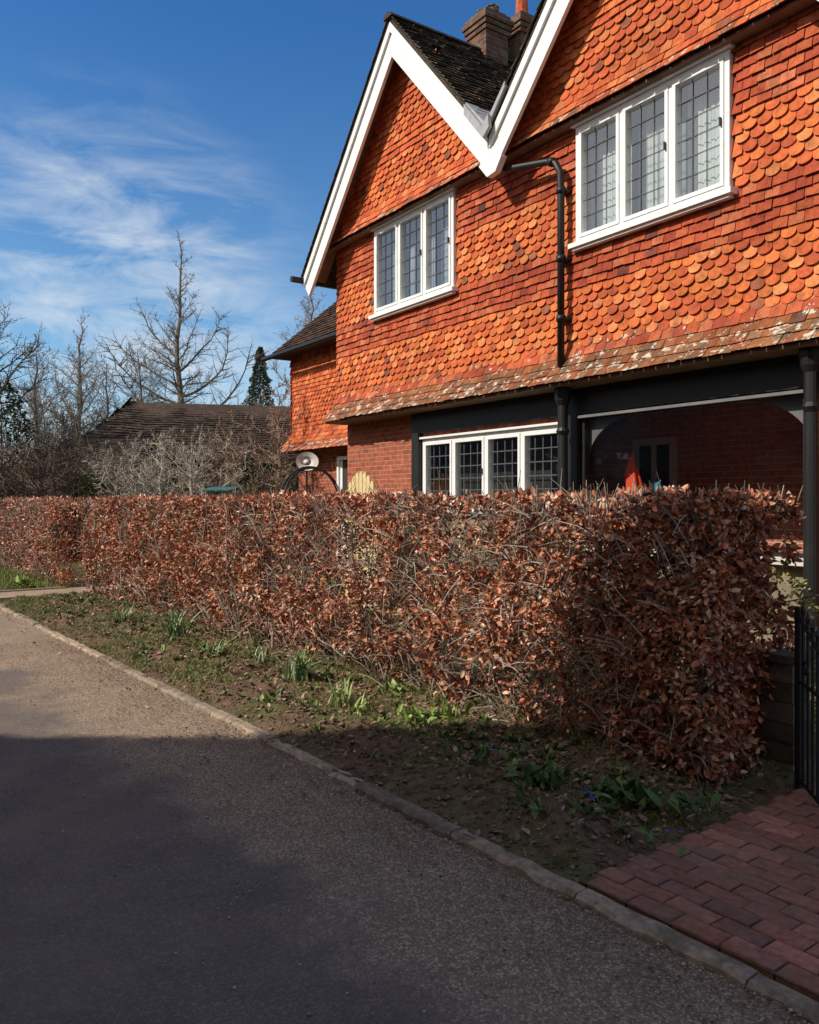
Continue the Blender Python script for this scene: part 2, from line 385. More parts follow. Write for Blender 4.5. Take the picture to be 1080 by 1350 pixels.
mb.tube([HP(6.81,7.1,5.612),HP(6.815,7.04,5.585)],.056,10)
mb.build('downpipe',M['black'],house,smooth=True)
def chimney(D,s,w,z0,z1,pots):
    mb=MB(); mb.box(D-w/2,D+w/2,s-w/2,s+w/2,z0,z1-.36,HP)
    for k,(o,a,b) in enumerate(((.025,.36,.285),(.05,.285,.21),(.075,.21,.13),(.035,.13,.06),(-.02,.06,.0))): mb.box(D-w/2-o,D+w/2+o,s-w/2-o,s+w/2+o,z1-a,z1-b,HP)
    c=mb.build('chimney',M['chimbrick'],house)
    for ds,hh,cc in pots:
        m2=MB(); 
        m2.tube([HP(D,s+ds,z1-.01),HP(D,s+ds,z1+hh*.8),HP(D,s+ds,z1+hh*.8),HP(D,s+ds,z1+hh)],[.11,.095,.115,.115],10,cc); m2.build('chimney_pot',M['tile'],c)
chimney(8.42,10.2,.45,8.2,9.38,[(.11,.13,(.08,.07,.04,.8)),(-.11,.09,(.10,.08,.05,.8))])
chimney(9.10,10.15,.45,7.6,9.52,[(.0,.6,(.5,.12,.05,.1))])
def window(W,D,lights,cols,rows,curt,sill=True,room=1.6,lead=.009,glassm='glass',leadm='lead'):
    s0,s1,z0,z1=W; fw=.055
    mb=MB(); Df,Db=D-.06,D+.06
    mb.box(Df,Db,s0,s1,z1-fw,z1,HP); mb.box(Df,Db,s0,s1,z0,z0+fw,HP)
    mb.box(Df+.001,Db,s0,s0+fw,z0+fw,z1-fw,HP); mb.box(Df+.001,Db,s1-fw,s1,z0+fw,z1-fw,HP)
    iw=(s1-s0-2*fw); mw=.05; lw=(iw-(lights-1)*mw)/lights
    for i in range(1,lights): a=s0+fw+i*lw+(i-1)*mw; mb.box(Df+.001,Db,a,a+mw,z0+fw,z1-fw,HP)
    win=mb.build('window',M['white'],house)
    for i in range(lights):
        a=s0+fw+i*(lw+mw); b=a+lw; c0,c1=z0+fw,z1-fw; cf=.042
        m2=MB(); d0,d1=Df-.012,Db-.04; e=.003
        m2.box(d0,d1,a+e,b-e,c1-cf,c1-e,HP); m2.box(d0,d1,a+e,b-e,c0+e,c0+cf,HP); m2.box(d0,d1,a+e,a+cf,c0+cf,c1-cf,HP); m2.box(d0,d1,b-cf,b-e,c0+cf,c1-cf,HP)
        m2.build('casement',M['white'],win)
        m3=MB(); m3.add([HP(D-.02+random.uniform(-.004,.004),a+cf,c0+cf),HP(D-.02,b-cf,c0+cf),HP(D-.02+random.uniform(-.004,.004),b-cf,c1-cf),HP(D-.02,a+cf,c1-cf)],[(0,1,2,3)]); m3.build('pane',M[glassm],win)
        m4=MB(); g0,g1=a+cf,b-cf; h0,h1=c0+cf,c1-cf
        for k in range(1,cols): q=g0+(g1-g0)*k/cols+random.uniform(-.004,.004); m4.box(D-.03,D-.025,q-lead/2,q+lead/2,h0,h1,HP)
        for k in range(1,rows): q=h0+(h1-h0)*k/rows+random.uniform(-.004,.004); m4.box(D-.032,D-.0265,g0,g1,q-lead/2,q+lead/2,HP)
        m4.build('leading',M[leadm],win)
        if i in (0,lights-2): 
            m5=MB(); q=(a+.02); 
            m5.box(D-.10,D-.075,q,q+.015,(c0+c1)/2-.04,(c0+c1)/2+.04,HP); m5.build('handle',M['black'],win)
    if sill:
        m6=MB(); m6.box(D-.13,D+.05,s0-.06,s1+.06,z0-.055,z0-.001,HP); m6.box(D-.10,D+.0,s0-.02,s1+.02,z0-.085,z0-.056,HP); m6.build('sill',M['white'],win)
        m6=MB(); m6.box(D-.11,D+.05,s0-.04,s1+.04,z1+.001,z1+.03,HP); m6.build('head_board',M['white'],win)
    k=.2 if room>1 else 0
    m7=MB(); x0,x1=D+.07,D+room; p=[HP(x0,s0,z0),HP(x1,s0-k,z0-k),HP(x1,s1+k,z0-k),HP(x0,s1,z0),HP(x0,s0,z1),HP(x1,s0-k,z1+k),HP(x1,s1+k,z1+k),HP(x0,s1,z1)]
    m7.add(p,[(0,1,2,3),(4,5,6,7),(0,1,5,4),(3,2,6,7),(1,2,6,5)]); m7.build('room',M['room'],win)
    for (f0,f1,mt,dp) in curt:
        m8=MB(); n=40; vs=[];fs=[]
        for i in range(n+1):
            x=s0+(s1-s0)*(f0+(f1-f0)*i/n); o=(.012*math.sin(i*1.35)+.006*math.sin(i*2.9))
            vs+= [HP(D+dp+o,x,z0+.02),HP(D+dp+o*.7,x,z1-.02)]
            if i: fs.append((2*i-2,2*i,2*i+1,2*i-1))
        m8.add(vs,fs); m8.build('curtain',M[mt],win,smooth=True)
    return win
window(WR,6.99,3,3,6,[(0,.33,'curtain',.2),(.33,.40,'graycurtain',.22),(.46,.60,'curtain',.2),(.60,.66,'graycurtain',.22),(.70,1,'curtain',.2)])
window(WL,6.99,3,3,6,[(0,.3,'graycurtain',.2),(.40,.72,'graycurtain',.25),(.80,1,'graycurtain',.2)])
window(GW,7.2,4,4,5,[(.02,.08,'curtain',.2)],lead=.014,room=.42)
s0,s1,z0,z1=SH
M['greypaint']=simple('grey_paint',(.13,.13,.13),(.18,.18,.18),6,.6,.1)
mb=MB(); fw=.035; mb.box(7.12,7.2,s0,s1,z1-fw,z1,HP); mb.box(7.12,7.2,s0,s1,z0,z0+fw,HP); mb.box(7.121,7.2,s0,s0+fw,z0+fw,z1-fw,HP); mb.box(7.121,7.2,s1-fw,s1,z0+fw,z1-fw,HP)
shop=mb.build('large_window',M['black'],house)
mb=MB(); mb.box(7.06,7.12,s0,s1+.02,z1-.028,z1+.002,HP); mb.build('drip_strip',M['greypaint'],shop)
mb=MB(); mb.add([HP(7.16,s0+fw,z0+fw),HP(7.16,s1-fw,z0+fw),HP(7.16,s1-fw,z1-fw),HP(7.16,s0+fw,z1-fw)],[(0,1,2,3)]); mb.build('pane',M['shopglass'],shop)
mb=MB(); mb.box(7.04,7.2,s0-.05,s1+.03,z0-.07,z0-.002,HP); mb.build('sill',M['render'],shop)
for (e,sg) in ((s1-.02,-1),(s0+.02,1)):
    mb=MB(); vs=[];fs=[]; n=14; W_=.80; H_=.50
    for i in range(n+1):
        q=PI/2*i/n; a=e+sg*W_*(1-math.cos(q)); zz=z1-H_+H_*math.sin(q)*.97
        vs+=[HP(7.22,a,zz),HP(7.22,a,z1-.01)]
        if i: fs.append((2*i-2,2*i,2*i+1,2*i-1))
    mb.add(vs,fs); mb.build('corner_arc',M['greypaint'],shop)  # grey arc across each upper corner, just behind the pane
mb=MB(); x0,x1=7.37,8.7
mb.box(x1,x1+.1,s0-1.5,s1+2.2,0,2.9,HP); mb.build('back_wall',M['brickin'],shop)
mb=MB(); mb.box(7.65,x1,s0-1.6,s1+2.2,-.02,.02,HP); mb.box(7.38,x1,s0-1.6,s1+2.2,2.75,2.8,HP); mb.box(7.65,x1,s1+2.2,s1+2.25,.02,2.75,HP); mb.box(x0,x1,s0-1.6,s0-1.55,.02,2.75,HP); mb.build('room',M['shoproom'],shop)
for (a,b,c,d) in ((6.75,7.45,1.2,2.42),(3.75,4.75,.9,2.42)):
    mb=MB(); f=.09; mb.box(x1-.05,x1-.003,a,b,d-f,d,HP); mb.box(x1-.05,x1-.003,a,b,c,c+f,HP); mb.box(x1-.049,x1-.003,a,a+f,c+f,d-f,HP); mb.box(x1-.049,x1-.003,b-f,b,c+f,d-f,HP); mb.box(x1-.049,x1-.003,(a+b)/2-.03,(a+b)/2+.03,c+f,d-f,HP)
    mb.build('inner_window_frame',M['white'],shop)
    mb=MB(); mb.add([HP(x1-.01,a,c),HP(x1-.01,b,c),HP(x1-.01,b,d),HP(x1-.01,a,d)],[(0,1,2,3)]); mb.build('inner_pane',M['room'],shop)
mb=MB(); mb.box(7.08,7.158,SR,10.42,2.62,2.93,HP); mb.build('beam',M['black'],house)
for a,b in ((10.22,10.40),(6.92,7.16)):
    mb=MB(); mb.box(7.07,7.34,a,b,0,2.619,HP); mb.build('post',M['black'],house)
def column(D,s,zt):
    prof=[(0,.11),(.12,.11),(.14,.085),(.3,.07),(zt-.55,.058),(zt-.5,.08),(zt-.46,.06),(zt-.2,.062),(zt-.14,.09),(zt-.05,.105),(zt,.105)]
    mb=MB(); mb.tube([HP(D,s,z) for z,_ in prof],[r for _,r in prof],14); mb.build('column',M['black'],house,smooth=False)
column(6.92,7.0,2.92); column(6.92,3.96,2.92)
DW=9.0; SW=18.45
mb=MB(); mb.box(DW+.15,DW+.35,SL,SW,0,2.75,HP); mb.build('wing_brick_wall',M['brick'],house)
mb=MB(); mb.box(DW+.05,DW+.3,SL,SW,2.75,5.15,HP); mb.box(DW+.351,13,SW-.25,SW,0,5.15,HP); mb.build('wing_wall',M['brickside'],house)
mb=MB(); flw=lambda b:.35*max(0,(3.3-b)/.5)**1.5 if b<3.3 else 0
tiles(mb,lambda a,b,o: HP(DW-o,a,b),2.78,5.1,GA,TW_,SL,SW,lambda b,r:'scale' if 3.5<b<4.1 or 4.5<b<4.9 else 'plain',lambda a,b:True,lambda a,b:tcol(.7 if b<2.95 else .05),flw); 
tiles(mb,lambda a,b,o: HP(DW+a,SW+o,b),2.78,5.1,GA,TW_,0,3.9,lambda b,r:'plain',lambda a,b:True,lambda a,b:tcol(.7 if b<2.95 else .05),flw); mb.build('wing_tile_hanging',M['tile'],house)
mb=MB(); e=5.15; A=HP(DW-.45,SL,e);B=HP(DW-.45,SW+.5,e);C=HP(13.4,SW+.5,e);R1=HP(11.2,SW-2.0,7.9);R0=HP(11.2,SL,7.9)
mb.add([A,B,C,R1,R0,HP(13.4,SL,e)],[(0,1,3,4),(1,2,3),(2,5,4,3),(0,1,2,5)],(.06,.04,.03,.3))
sl=Vector(R0)-Vector(A); Ls=sl.length; bd=sl.normalized(); nd=(bd.cross(_h)); nd=nd if nd.z>0 else -nd
Lr=(SW+.5-SL)
def Pw(a,b,o): return A+_h*a+bd*b+nd*(o+.01)
def cwf(A0,A1,b): return A0,min(A1,Lr-b/Ls*2.5)
def wcol(a,b):
    k=random.uniform(.6,1.4); return (.085*k,.052*k,.034*k,.3)
tiles(mb,Pw,0,Ls-.1,.125,.2,0,Lr,lambda b,r:'plain',lambda a,b:a<Lr-b/Ls*2.5,wcol,clamp=cwf,lift=.045); mb.build('wing_roof',M['rooftile'],house)
mb=MB(); mb.tube([HP(DW-.55,SL,e-.02),HP(DW-.55,SW+.6,e-.02)],.06,8); mb.build('gutter',M['black'],house)
mb=MB()
for (a,b,c,d) in ((15.55,15.63,.1,2.6),(16.27,16.35,.1,2.6),(15.631,16.269,2.52,2.6)): mb.box(DW+.06,DW+.145,a,b,c,d,HP)
mb.build('door_frame',M['white'],house)
mb=MB(); mb.box(DW+.10,DW+.14,15.64,16.26,.1,1.3,HP); mb.box(DW+.10,DW+.14,15.64,15.74,1.301,2.5,HP); mb.box(DW+.10,DW+.14,16.16,16.26,1.301,2.5,HP); dr_=mb.build('door',M['white'],house)
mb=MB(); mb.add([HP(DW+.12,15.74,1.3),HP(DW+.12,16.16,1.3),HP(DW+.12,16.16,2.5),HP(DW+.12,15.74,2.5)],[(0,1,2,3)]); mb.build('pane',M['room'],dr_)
# ---------------------------------------------------------------- things by the house
o=HP(7.75,6.66,0); t_=thing('draped_stand','red draped cloth on a stand behind the large dark window','clothes stand',o)
mb=MB(); mb.tube([o,o+Vector((0,0,2.10))],.015,6); mb.tube([o+Vector((-.2,0,.02)),o+Vector((.2,0,.02))],.02,5); mb.build('pole',M['black'],t_)
mb=MB(); vs=[];fs=[];n=28;rows=[(2.17,.022),(2.10,.04),(2.03,.06),(1.97,.085),(1.88,.10),(1.75,.105),(1.6,.125),(1.3,.16)]
for z,r in rows:
    for j in range(n):
        a=2*PI*j/n; rr=r*(1+.28*math.sin(a*5+z*4)*min(1,(2.17-z)*2.5)); p=_h*(rr*math.cos(a)+.03*math.sin(z*7))+_m*(rr*.6*math.sin(a)); vs.append(o+p+Vector((0,0,z+.02*math.sin(a*3)*(z<2))))
for i in range(len(rows)-1):
    for j in range(n): fs.append((i*n+j,i*n+(j+1)%n,(i+1)*n+(j+1)%n,(i+1)*n+j))
mb.add(vs,fs); mb.build('red_cloth',M['red'],t_,smooth=True)
mb=MB(); vs=[];fs=[]
for i in range(9):
    x=i/8*.38; z=1.80-.30*x+.05*math.sin(i*1.3); vs+=[HP(7.7+.05*math.sin(i*2),6.3-x,z),HP(7.7+.07*math.sin(i*2),6.3-x,z-.09-.04*math.sin(i))]
    if i: fs.append((2*i-2,2*i,2*i+1,2*i-1))
mb.add(vs,fs); mb.build('blue_cloth',M['blue'],t_,smooth=True)
t_=thing('satellite_dish','pale weathered round satellite dish on the far brick wing','satellite dish',AT(405,16.2,1.6+52/1080*16.2))
c=ORG[t_.name]
ax=Vector((.15,-.9,.35)).normalized(); sx=ax.cross(Vector((0,0,1))).normalized(); sy=sx.cross(ax)
mb=MB(); vs=[c-ax*.05];fs=[];n=24
for k,(r,dp) in enumerate(((.08,-.047),(.15,-.03),(.225,0))):
    for j in range(n): a=2*PI*j/n; vs.append(c+(sx*math.cos(a)+sy*math.sin(a)*.9)*r+ax*dp)
for j in range(n): fs.append((0,1+j,1+(j+1)%n))
for k in range(2):
    for j in range(n): fs.append((1+k*n+j,1+k*n+(j+1)%n,1+(k+1)*n+(j+1)%n,1+(k+1)*n+j))
mb.add(vs,fs); mb.build('dish',M['dish'],t_,smooth=True)
mb=MB(); mb.tube([c-ax*.05,c-ax*.2-Vector((0,0,.2)),c-ax*.2-Vector((0,0,2.1))],.022,6); mb.build('arm',M['black'],t_)
o=Vector(AT(408,14.6,0)); t_=thing('garden_arch','curved black metal hoop rising behind the hedge below the pale dish','garden arch',o)
for dy in (0,.35):
    mb=MB()
    pts=[o+Vector((.52*math.cos(a),dy,1.58+.62*math.sin(a))) for a in [PI*i/14 for i in range(15)]]
    pts=[o+Vector((.52,dy,0))]+pts+[o+Vector((-.52,dy,0))]; mb.tube(pts,.02,6); mb.build('hoop',M['black'],t_)
for i in range(1,14,3):
    mb=MB(); a=PI*i/14; q=o+Vector((.52*math.cos(a),0,1.58+.62*math.sin(a))); mb.tube([q,q+Vector((0,.35,0))],.012,5); mb.build('cross_bar',M['black'],t_)
o=HP(6.4,10.78,0); t_=thing('slatted_panel','pale wooden slatted panel with a rounded top against the brick corner','slatted panel',o)
for i in range(9):
    x=10.78+(i-4)*.108; zt=2.05-.28*((i-4)/4)**2; mb=MB()
    mb.prism([(x-.047,.02),(x-.047,zt-.05),(x-.033,zt-.015),(x,zt),(x+.033,zt-.015),(x+.047,zt-.05),(x+.047,.02)],6.39,6.41); mb.build('slat',M['wood'],t_)
for z in (.5,1.4): mb=MB(); mb.box(6.413,6.44,10.32,11.24,z,z+.08,HP); mb.build('rail',M['wood'],t_)
# ---------------------------------------------------------------- ground setting
mb=MB(); mb.box(-400,400,-400,600,-1.0,-.05); tag(mb.build('ground',M['lawn'],loc=(0,0,0)),'rough grassy ground spreading out to the trees','ground',kind='structure')
def sheet(name,n0,n1,u0,u1,z,mat,label,cat,dn=.5,du=1.0,zf=None):
    mb=MB(); nn_=max(1,int((n1-n0)/dn)); nu=max(1,int((u1-u0)/du)); vs=[];fs=[]
    for i in range(nn_+1):
        for j in range(nu+1):
            n_=n0+(n1-n0)*i/nn_; u_=u0+(u1-u0)*j/nu; vs.append(RP(n_,u_,(zf(n_,u_) if zf else z)))
    for i in range(nn_):
        for j in range(nu): a=i*(nu+1)+j; fs.append((a,a+1,a+nu+2,a+nu+1))
    mb.add(vs,fs); return tag(mb.build(name,mat,loc=(0,0,0),smooth=True),label,cat,kind='structure')
sheet('road',-3.2,2.54,-30,90,0,M['road'],'grey asphalt lane with loose brown gravel by the kerb','road',zf=lambda n_,u_:-.010+.025*math.exp(-((n_+.3)/1.9)**2)+.004*noise.noise(Vector((n_,u_*.6,0))))
def vz(n_,u_):
    e=min(1,max(0,(n_-2.58)/.3)); e2=min(1,max(0,(u_-UP+.01)/.22)) if u_<10 else 1; e*=e2
    return .020+.05*e+ .026*noise.noise(Vector((n_*5,u_*3.5,9)))*e2+ e*(.05*noise.noise(Vector((n_*2.3,u_*1.7,1)))+.04*noise.noise(Vector((n_*8,u_*8,3)))+.030*noise.noise(Vector((n_*20,u_*20,3))))
sheet('verge',2.54,5.0,UP-.02,14.05,0,M['soil'],'bare soil and moss verge below the copper hedge','verge',.036,.04,vz)
sheet('far_verge',2.56,5.0,15.15,60,0,M['soil'],'grassy verge beyond the narrow path','verge',.1,.2,vz)
sheet('garden_ground',5.0,9.0,-6,40,.02,M['lawn'],'lawn between the hedge and the house','lawn',1,1)
sheet('path',2.60,5.0,14.05,15.15,.06,M['path'],'pale narrow path through the gap in the hedge','path')
def stones(name,n0,n1,u0,u1,L,z0,z1,label,cat,cols):
    mb=MB(); u_=u0
    while u_<u1:
        l=L*random.uniform(.8,1.2); jn=random.uniform(-.008,.008); jz=random.uniform(-.008,.005); k=random.uniform(.75,1.2); c=random.choice(cols); g=.003
        c=(c[0]*k,c[1]*k,c[2]*k,0); ch=.016
        n_0,n_1=n0+jn,n1+jn; a,b=u_+g,u_+l-g
        K=16; vs=[];fs=[]
        for i in range(K+1):
            uu=a+(b-a)*i/K; w=.022*noise.noise(Vector((uu*8,n0,0))); w2=.016*noise.noise(Vector((uu*10,n0,5)))
            prof=[(n_0+w,z0),(n_0+w,z1+jz-ch+w2),(n_0+ch+w,z1+jz+w2),(n_1-ch,z1+jz+w2*.5),(n_1,z1+jz-ch),(n_1,z0)]
            vs+=[RP(p,uu,q) for p,q in prof]
        for i in range(K):
            for j in range(5): fs.append((i*6+j,i*6+j+1,(i+1)*6+j+1,(i+1)*6+j))
        fs+=[(0,1,2,3,4,5),tuple(K*6+j for j in (5,4,3,2,1,0))]
        mb.add(vs,fs,c); u_+=l
    return tag(mb.build(name,M['kerb'],loc=(0,0,0)),label,cat,kind='structure')
stones('kerb',2.50,2.595,-8,45,.9,-.1,.034,'low worn stone kerb along the lane','kerb',[(.34,.26,.185),(.39,.30,.215),(.30,.235,.175)])
for q in (14.0,15.1):
    mb=MB(); 
    mb.box(2.62,3.9,q,q+.08,-.05,.085,RP,(.36,.28,.2,0)); tag(mb.build('path_edging',M['stone'],loc=(0,0,0)),'stone edging strip on the %s side of the narrow path'%('near' if q<15 else 'far'),'edging',kind='structure')
mb=MB(); row=0; n_=2.605
while n_<8.0:
    u_=-5.0-(row%2)*.10
    while u_<UP:
        k=random.uniform(.75,1.15); c=random.choice([(.37,.15,.10),(.31,.13,.085),(.41,.175,.12),(.26,.12,.085)]); jz=random.uniform(-.004,.004)
        b=min(u_+.196,UP); 
        if b-u_>.04:
            z1=.042+jz; a0,a1,b0,b1=n_+.003,n_+.094,u_+.003,b; e=.005
            tz=random.uniform(-.004,.004)
            lo=[RP(a0,b0,0),RP(a1,b0,0),RP(a1,b1,0),RP(a0,b1,0)]; md=[RP(a0,b0,z1-e),RP(a1,b0,z1-e),RP(a1,b1,z1-e),RP(a0,b1,z1-e)]; tp=[RP(a0+e,b0+e,z1+tz),RP(a1-e,b0+e,z1+tz),RP(a1-e,b1-e,z1-tz),RP(a0+e,b1-e,z1-tz)]
            mb.add(lo+md+tp,[(8,9,10,11),(4,5,9,8),(5,6,10,9),(6,7,11,10),(7,4,8,11),(0,1,5,4),(1,2,6,5),(2,3,7,6),(3,0,4,7)],(c[0]*k,c[1]*k,c[2]*k,0))
        u_+=.201
    n_+=.099; row+=1
tag(mb.build('brick_paving',M['pave'],loc=(0,0,0)),'red brick paved entrance between kerb and iron gate','paving',kind='structure')
sheet('paving_bed',2.60,8.0,-5.0,UP,.033,M['soil'],'dark sandy joints under the brick paving','paving bed')
# ---------------------------------------------------------------- leaf / hedge
BR=[(.50,.18,.09),(.34,.11,.055),(.60,.31,.18),(.68,.45,.32),(.17,.062,.038)]
def hedge(name,label,n0,n1,u0,u1,zt,N,stems,thin=True):
    o=RP((n0+n1)/2,(u0+u1)/2,0); t_=thing(name,label,'hedge',o,None)
    u_=rs.uniform(0,1,N)**1.22*(u1-u0)+u0; kind=rs.uniform(0,1,N)
    z_=.05+(zt-.05)*rs.uniform(0,1,N)**.85; dep=rs.exponential(.17,N)
    n_=n0+dep; nd=np.zeros((N,3)); nd[:]=-np.array(_n)
    top=kind>.88; z_[top]=zt-rs.exponential(.07,top.sum())+.03; n_[top]=rs.uniform(n0,n1,top.sum()); nd[top]=(0,0,1)
    e1=(kind>.77)&(kind<=.88); u_[e1]=u0+rs.exponential(.16,e1.sum()); n_[e1]=rs.uniform(n0,n1,e1.sum()); nd[e1]=-np.array(_u)
    ins=(kind>.70)&(kind<=.77); n_[ins]=rs.uniform(n0,n1,ins.sum()); 
    bk=(kind>.66)&(kind<=.70); n_[bk]=n1-rs.exponential(.1,bk.sum()); nd[bk]=np.array(_n)
    keep=np.ones(N,bool); shade=np.ones(N)
    for i in range(N):
        q=Vector((u_[i]*1.3,z_[i]*1.6,n_[i])); a=noise.noise(q); b=noise.noise(Vector((u_[i]*4.0,z_[i]*4.0,n_[i]*4.0)))
        if not bk[i]: n_[i]+= .22*a+.20*b
        if not top[i]: n_[i]+= .10*((z_[i]-.85)/.8)**2 
        n_[i]=min(n_[i],n1+.05)
        if top[i]: z_[i]+=.04*a+.06*b
        if e1[i]: u_[i]+=.12*a+.14*b+.06*max(0,.5-z_[i])
        u_[i]=max(u_[i],u0-.03+.10*b)
        p=.20+2.9*b+1.2*a; shade[i]=1+.4*a+.35*b
        if thin:
            if z_[i]<.5: p-= (.5-z_[i])*1.4*(0 if u_[i]<3.4 else 1)
            g=math.exp(-((u_[i]-6.0)/1.9)**2)*math.exp(-((z_[i]-1.15)/.36)**2); p-=.95*g
            if u_[i]>7 and z_[i]>.4: p+=.25
            if u_[i]<3.4: p+=.40
        if random.random()>p+.33: keep[i]=False
    P=np.stack([_n.x*n_+_u.x*u_,_n.y*n_+_u.y*u_,z_],1)[keep]; nd=nd[keep]; K=len(P)
    d=nd*.55+rs.normal(size=(K,3))*.85+np.array([0,0,-.25])
    L=rs.uniform(.032,.066,K); W=L*rs.uniform(.40,.62,K)
    col=palette(K,BR,[.35,.26,.18,.09,.12],.22)*shade[keep][:,None]
    npmesh('foliage',leafverts(P,d,L,W,.22,.3),6,LQ,np.clip(col,0,.9),M['leaf'],t_)
    mb=MB()
    TW=[(.17,.12,.085),(.25,.20,.15),(.34,.29,.24),(.11,.08,.06)]
    def tw(p,d,L,r,lev):
        n=3 if lev else 6; pts=[p]; q=Vector(p); dd=Vector(d)
        for i in range(n):
            dd=(dd+Vector((random.gauss(0,.2),random.gauss(0,.2),random.gauss(0,.12)))).normalized(); 
            if lev==0: dd=(dd+Vector((0,0,.35))).normalized()
            q=q+dd*L/n
            na=q.dot(_n)
            if na<n0+.02: q=q+_n*(n0+.02-na)
            if na>n1: q=q-_n*(na-n1)
            if q.z>zt+.06: q.z=zt+.06*random.random()
            pts.append(q.copy())
            if lev<2 and random.random()<(.95 if lev==0 else .6):
                for _ in range(2 if lev==0 else 1):
                    v=Vector((random.gauss(0,1),random.gauss(0,1),random.uniform(-.1,.9))).normalized(); tw(q,(dd*.35+v).normalized(),L*random.uniform(.22,.42),r*.5,lev+1)
        mb.tube(pts,[r*(1-.65*i/n) for i in range(n+1)],4 if lev else 5,(*random.choice(TW),0),cap=False)
    for i in range(stems):
        uu=u0+.22+(u1-u0-.35)*(i+random.random())/stems; nn_=random.choice([n0+.2,n0+.35,n0+.5])+random.uniform(-.1,.15)
        tw(RP(nn_,uu,.0),Vector((random.gauss(0,.2),random.gauss(0,.2),1)).normalized(),zt*random.uniform(.8,1.0),random.uniform(.008,.018),0)
    for i in range(int(stems*22)):
        uu=u0+(u1-u0)*random.random()**1.2; nn_=random.uniform(n0+.02,n1); p=RP(nn_,uu,zt-random.uniform(.05,.16)); 
        mb.tube([p,p+Vector((random.gauss(0,.06),random.gauss(0,.06),random.uniform(.08,.20)))],[.005,.0025],3,(*random.choice(TW),0),cap=False)
    for i in range(int(stems*80)):
        uu=u0+.05+(u1-u0)*random.random()**1.2; z=random.uniform(.08,zt-.05); p=RP(n0+random.uniform(0,.28),uu,z); v=-_n*random.uniform(-.1,.55)+_u*random.gauss(0,1)+Vector((0,0,random.gauss(.3,.7))); v.normalize(); L_=random.uniform(.10,.36)
        mb.tube([p,p+v*L_*.5+Vector((0,0,.02)),p+v*L_],[.0045,.0035,.002],3,(*random.choice(TW),0),cap=False)
    mb.build('branches',M['twig'],t_)
    return t_
hedge('beech_hedge','long clipped hedge of copper brown leaves in front of the house',3.86,4.82,2.50,14.0,1.6,158000,60)
hedge('beech_hedge','separate far hedge of copper leaves left of the narrow path',3.65,4.70,15.3,27,1.6,32000,22,False)
N=5200; u_=rs.uniform(UP+.06,14,N); n_=np.clip(rs.normal(3.6,.5,N),2.2,4.8)
P=np.array([RP(a,b,(vz(a,b) if a>2.6 else .012)+.012) for a,b in zip(n_,u_)]); d=rs.normal(size=(N,3))*np.array([1,1,.25]); L=rs.uniform(.025,.055,N)
tag(npmesh('leaf_litter',leafverts(P,d,L,L*.55,.2,.3,face=np.tile(np.array([[0,0,1.]]),(N,1))+rs.normal(size=(N,3))*.3),6,LQ,palette(N,[(.22,.12,.07),(.30,.17,.10),(.14,.085,.05),(.36,.23,.15)]),M['leaf'],loc=(0,0,0)),'fallen brown leaves scattered over the soil verge','leaf litter',kind='stuff')
pts=[];ds=[];ll=[]
while len(pts)<4600:
    b=2.4+11.4*random.random(); a=random.choice([random.uniform(3.3,4.2),random.uniform(2.75,4.2)])
    if noise.noise(Vector((a*1.8,b*1.5,21)))<.0 and random.random()<.85: continue
    c=RP(a,b,vz(a,b)-.004); sz=random.uniform(.025,.075)
    for k in range(random.randint(5,9)):
        q=random.uniform(0,2*PI); e=random.uniform(.2,1.0); pts.append(c); ds.append((math.cos(q)*math.cos(e),math.sin(q)*math.cos(e),math.sin(e))); ll.append(sz*random.uniform(.7,1.2))
P=np.array([tuple(p) for p in pts]); ll=np.array(ll); N=len(P)
tag(npmesh('low_weeds',leafverts(P,np.array(ds),ll,ll*.45,.15,.3,face=np.tile(np.array([[0,0,1.]]),(N,1))+rs.normal(size=(N,3))*.3),6,LQ,palette(N,[(.10,.14,.035),(.14,.19,.05),(.19,.24,.08),(.08,.10,.03)]),M['green'],loc=(0,0,0)),'scattered low green weeds along the foot of the hedge','weeds',kind='stuff')
oc=np.array([(1,0,0),(-1,0,0),(0,1,0),(0,-1,0),(0,0,.7),(0,0,-.7)],float)
OF=[(0,2,4),(2,1,4),(1,3,4),(3,0,4),(2,0,5),(1,2,5),(3,1,5),(0,3,5)]
N=9000; u_=rs.uniform(0,1,N)**1.2*11+UP; n_=rs.uniform(2.57,4.0,N); cen=np.array([RP(a,b,vz(a,b)+.004) for a,b in zip(n_,u_)]); r=rs.exponential(.006,N)+.003; r=np.minimum(r,.026)
V=cen[:,None,:]+oc[None]*r[:,None,None]*rs.uniform(.6,1.4,(N,6,1))
tag(npmesh('soil_crumbs',V,6,OF,palette(N,[(.15,.095,.06),(.22,.145,.095),(.10,.065,.04)]),M['stone'],loc=(0,0,0)),'crumbs of brown earth lying over the verge and kerb','soil crumbs',kind='stuff')
def blades(name,label,pts,h0,h1,w,cols):
    N=len(pts); P=np.array(pts); d=rs.normal(size=(N,3))*np.array([.55,.55,0])+np.array([0,0,1]); d=unit(d); h=rs.uniform(h0,h1,N)[:,None]
    a=rs.uniform(0,2*PI,N); sd=np.stack([np.cos(a),np.sin(a),0*a],1)*w; bend=rs.normal(size=(N,3))*np.array([.35,.35,0])
    V2=np.empty((N,6,3)); V2[:,0]=P-sd;V2[:,1]=P+sd;V2[:,2]=P+d*h*.6+sd*.7;V2[:,3]=P+d*h*.6-sd*.7;V2[:,4]=P+d*h+bend*h;V2[:,5]=V2[:,4]+sd*.1
    return tag(npmesh(name,V2,6,[(0,1,2,3),(3,2,5,4)],palette(N,cols,None,.25),M['grass'],loc=(0,0,0)),label,'grass',kind='stuff')
pts=[]
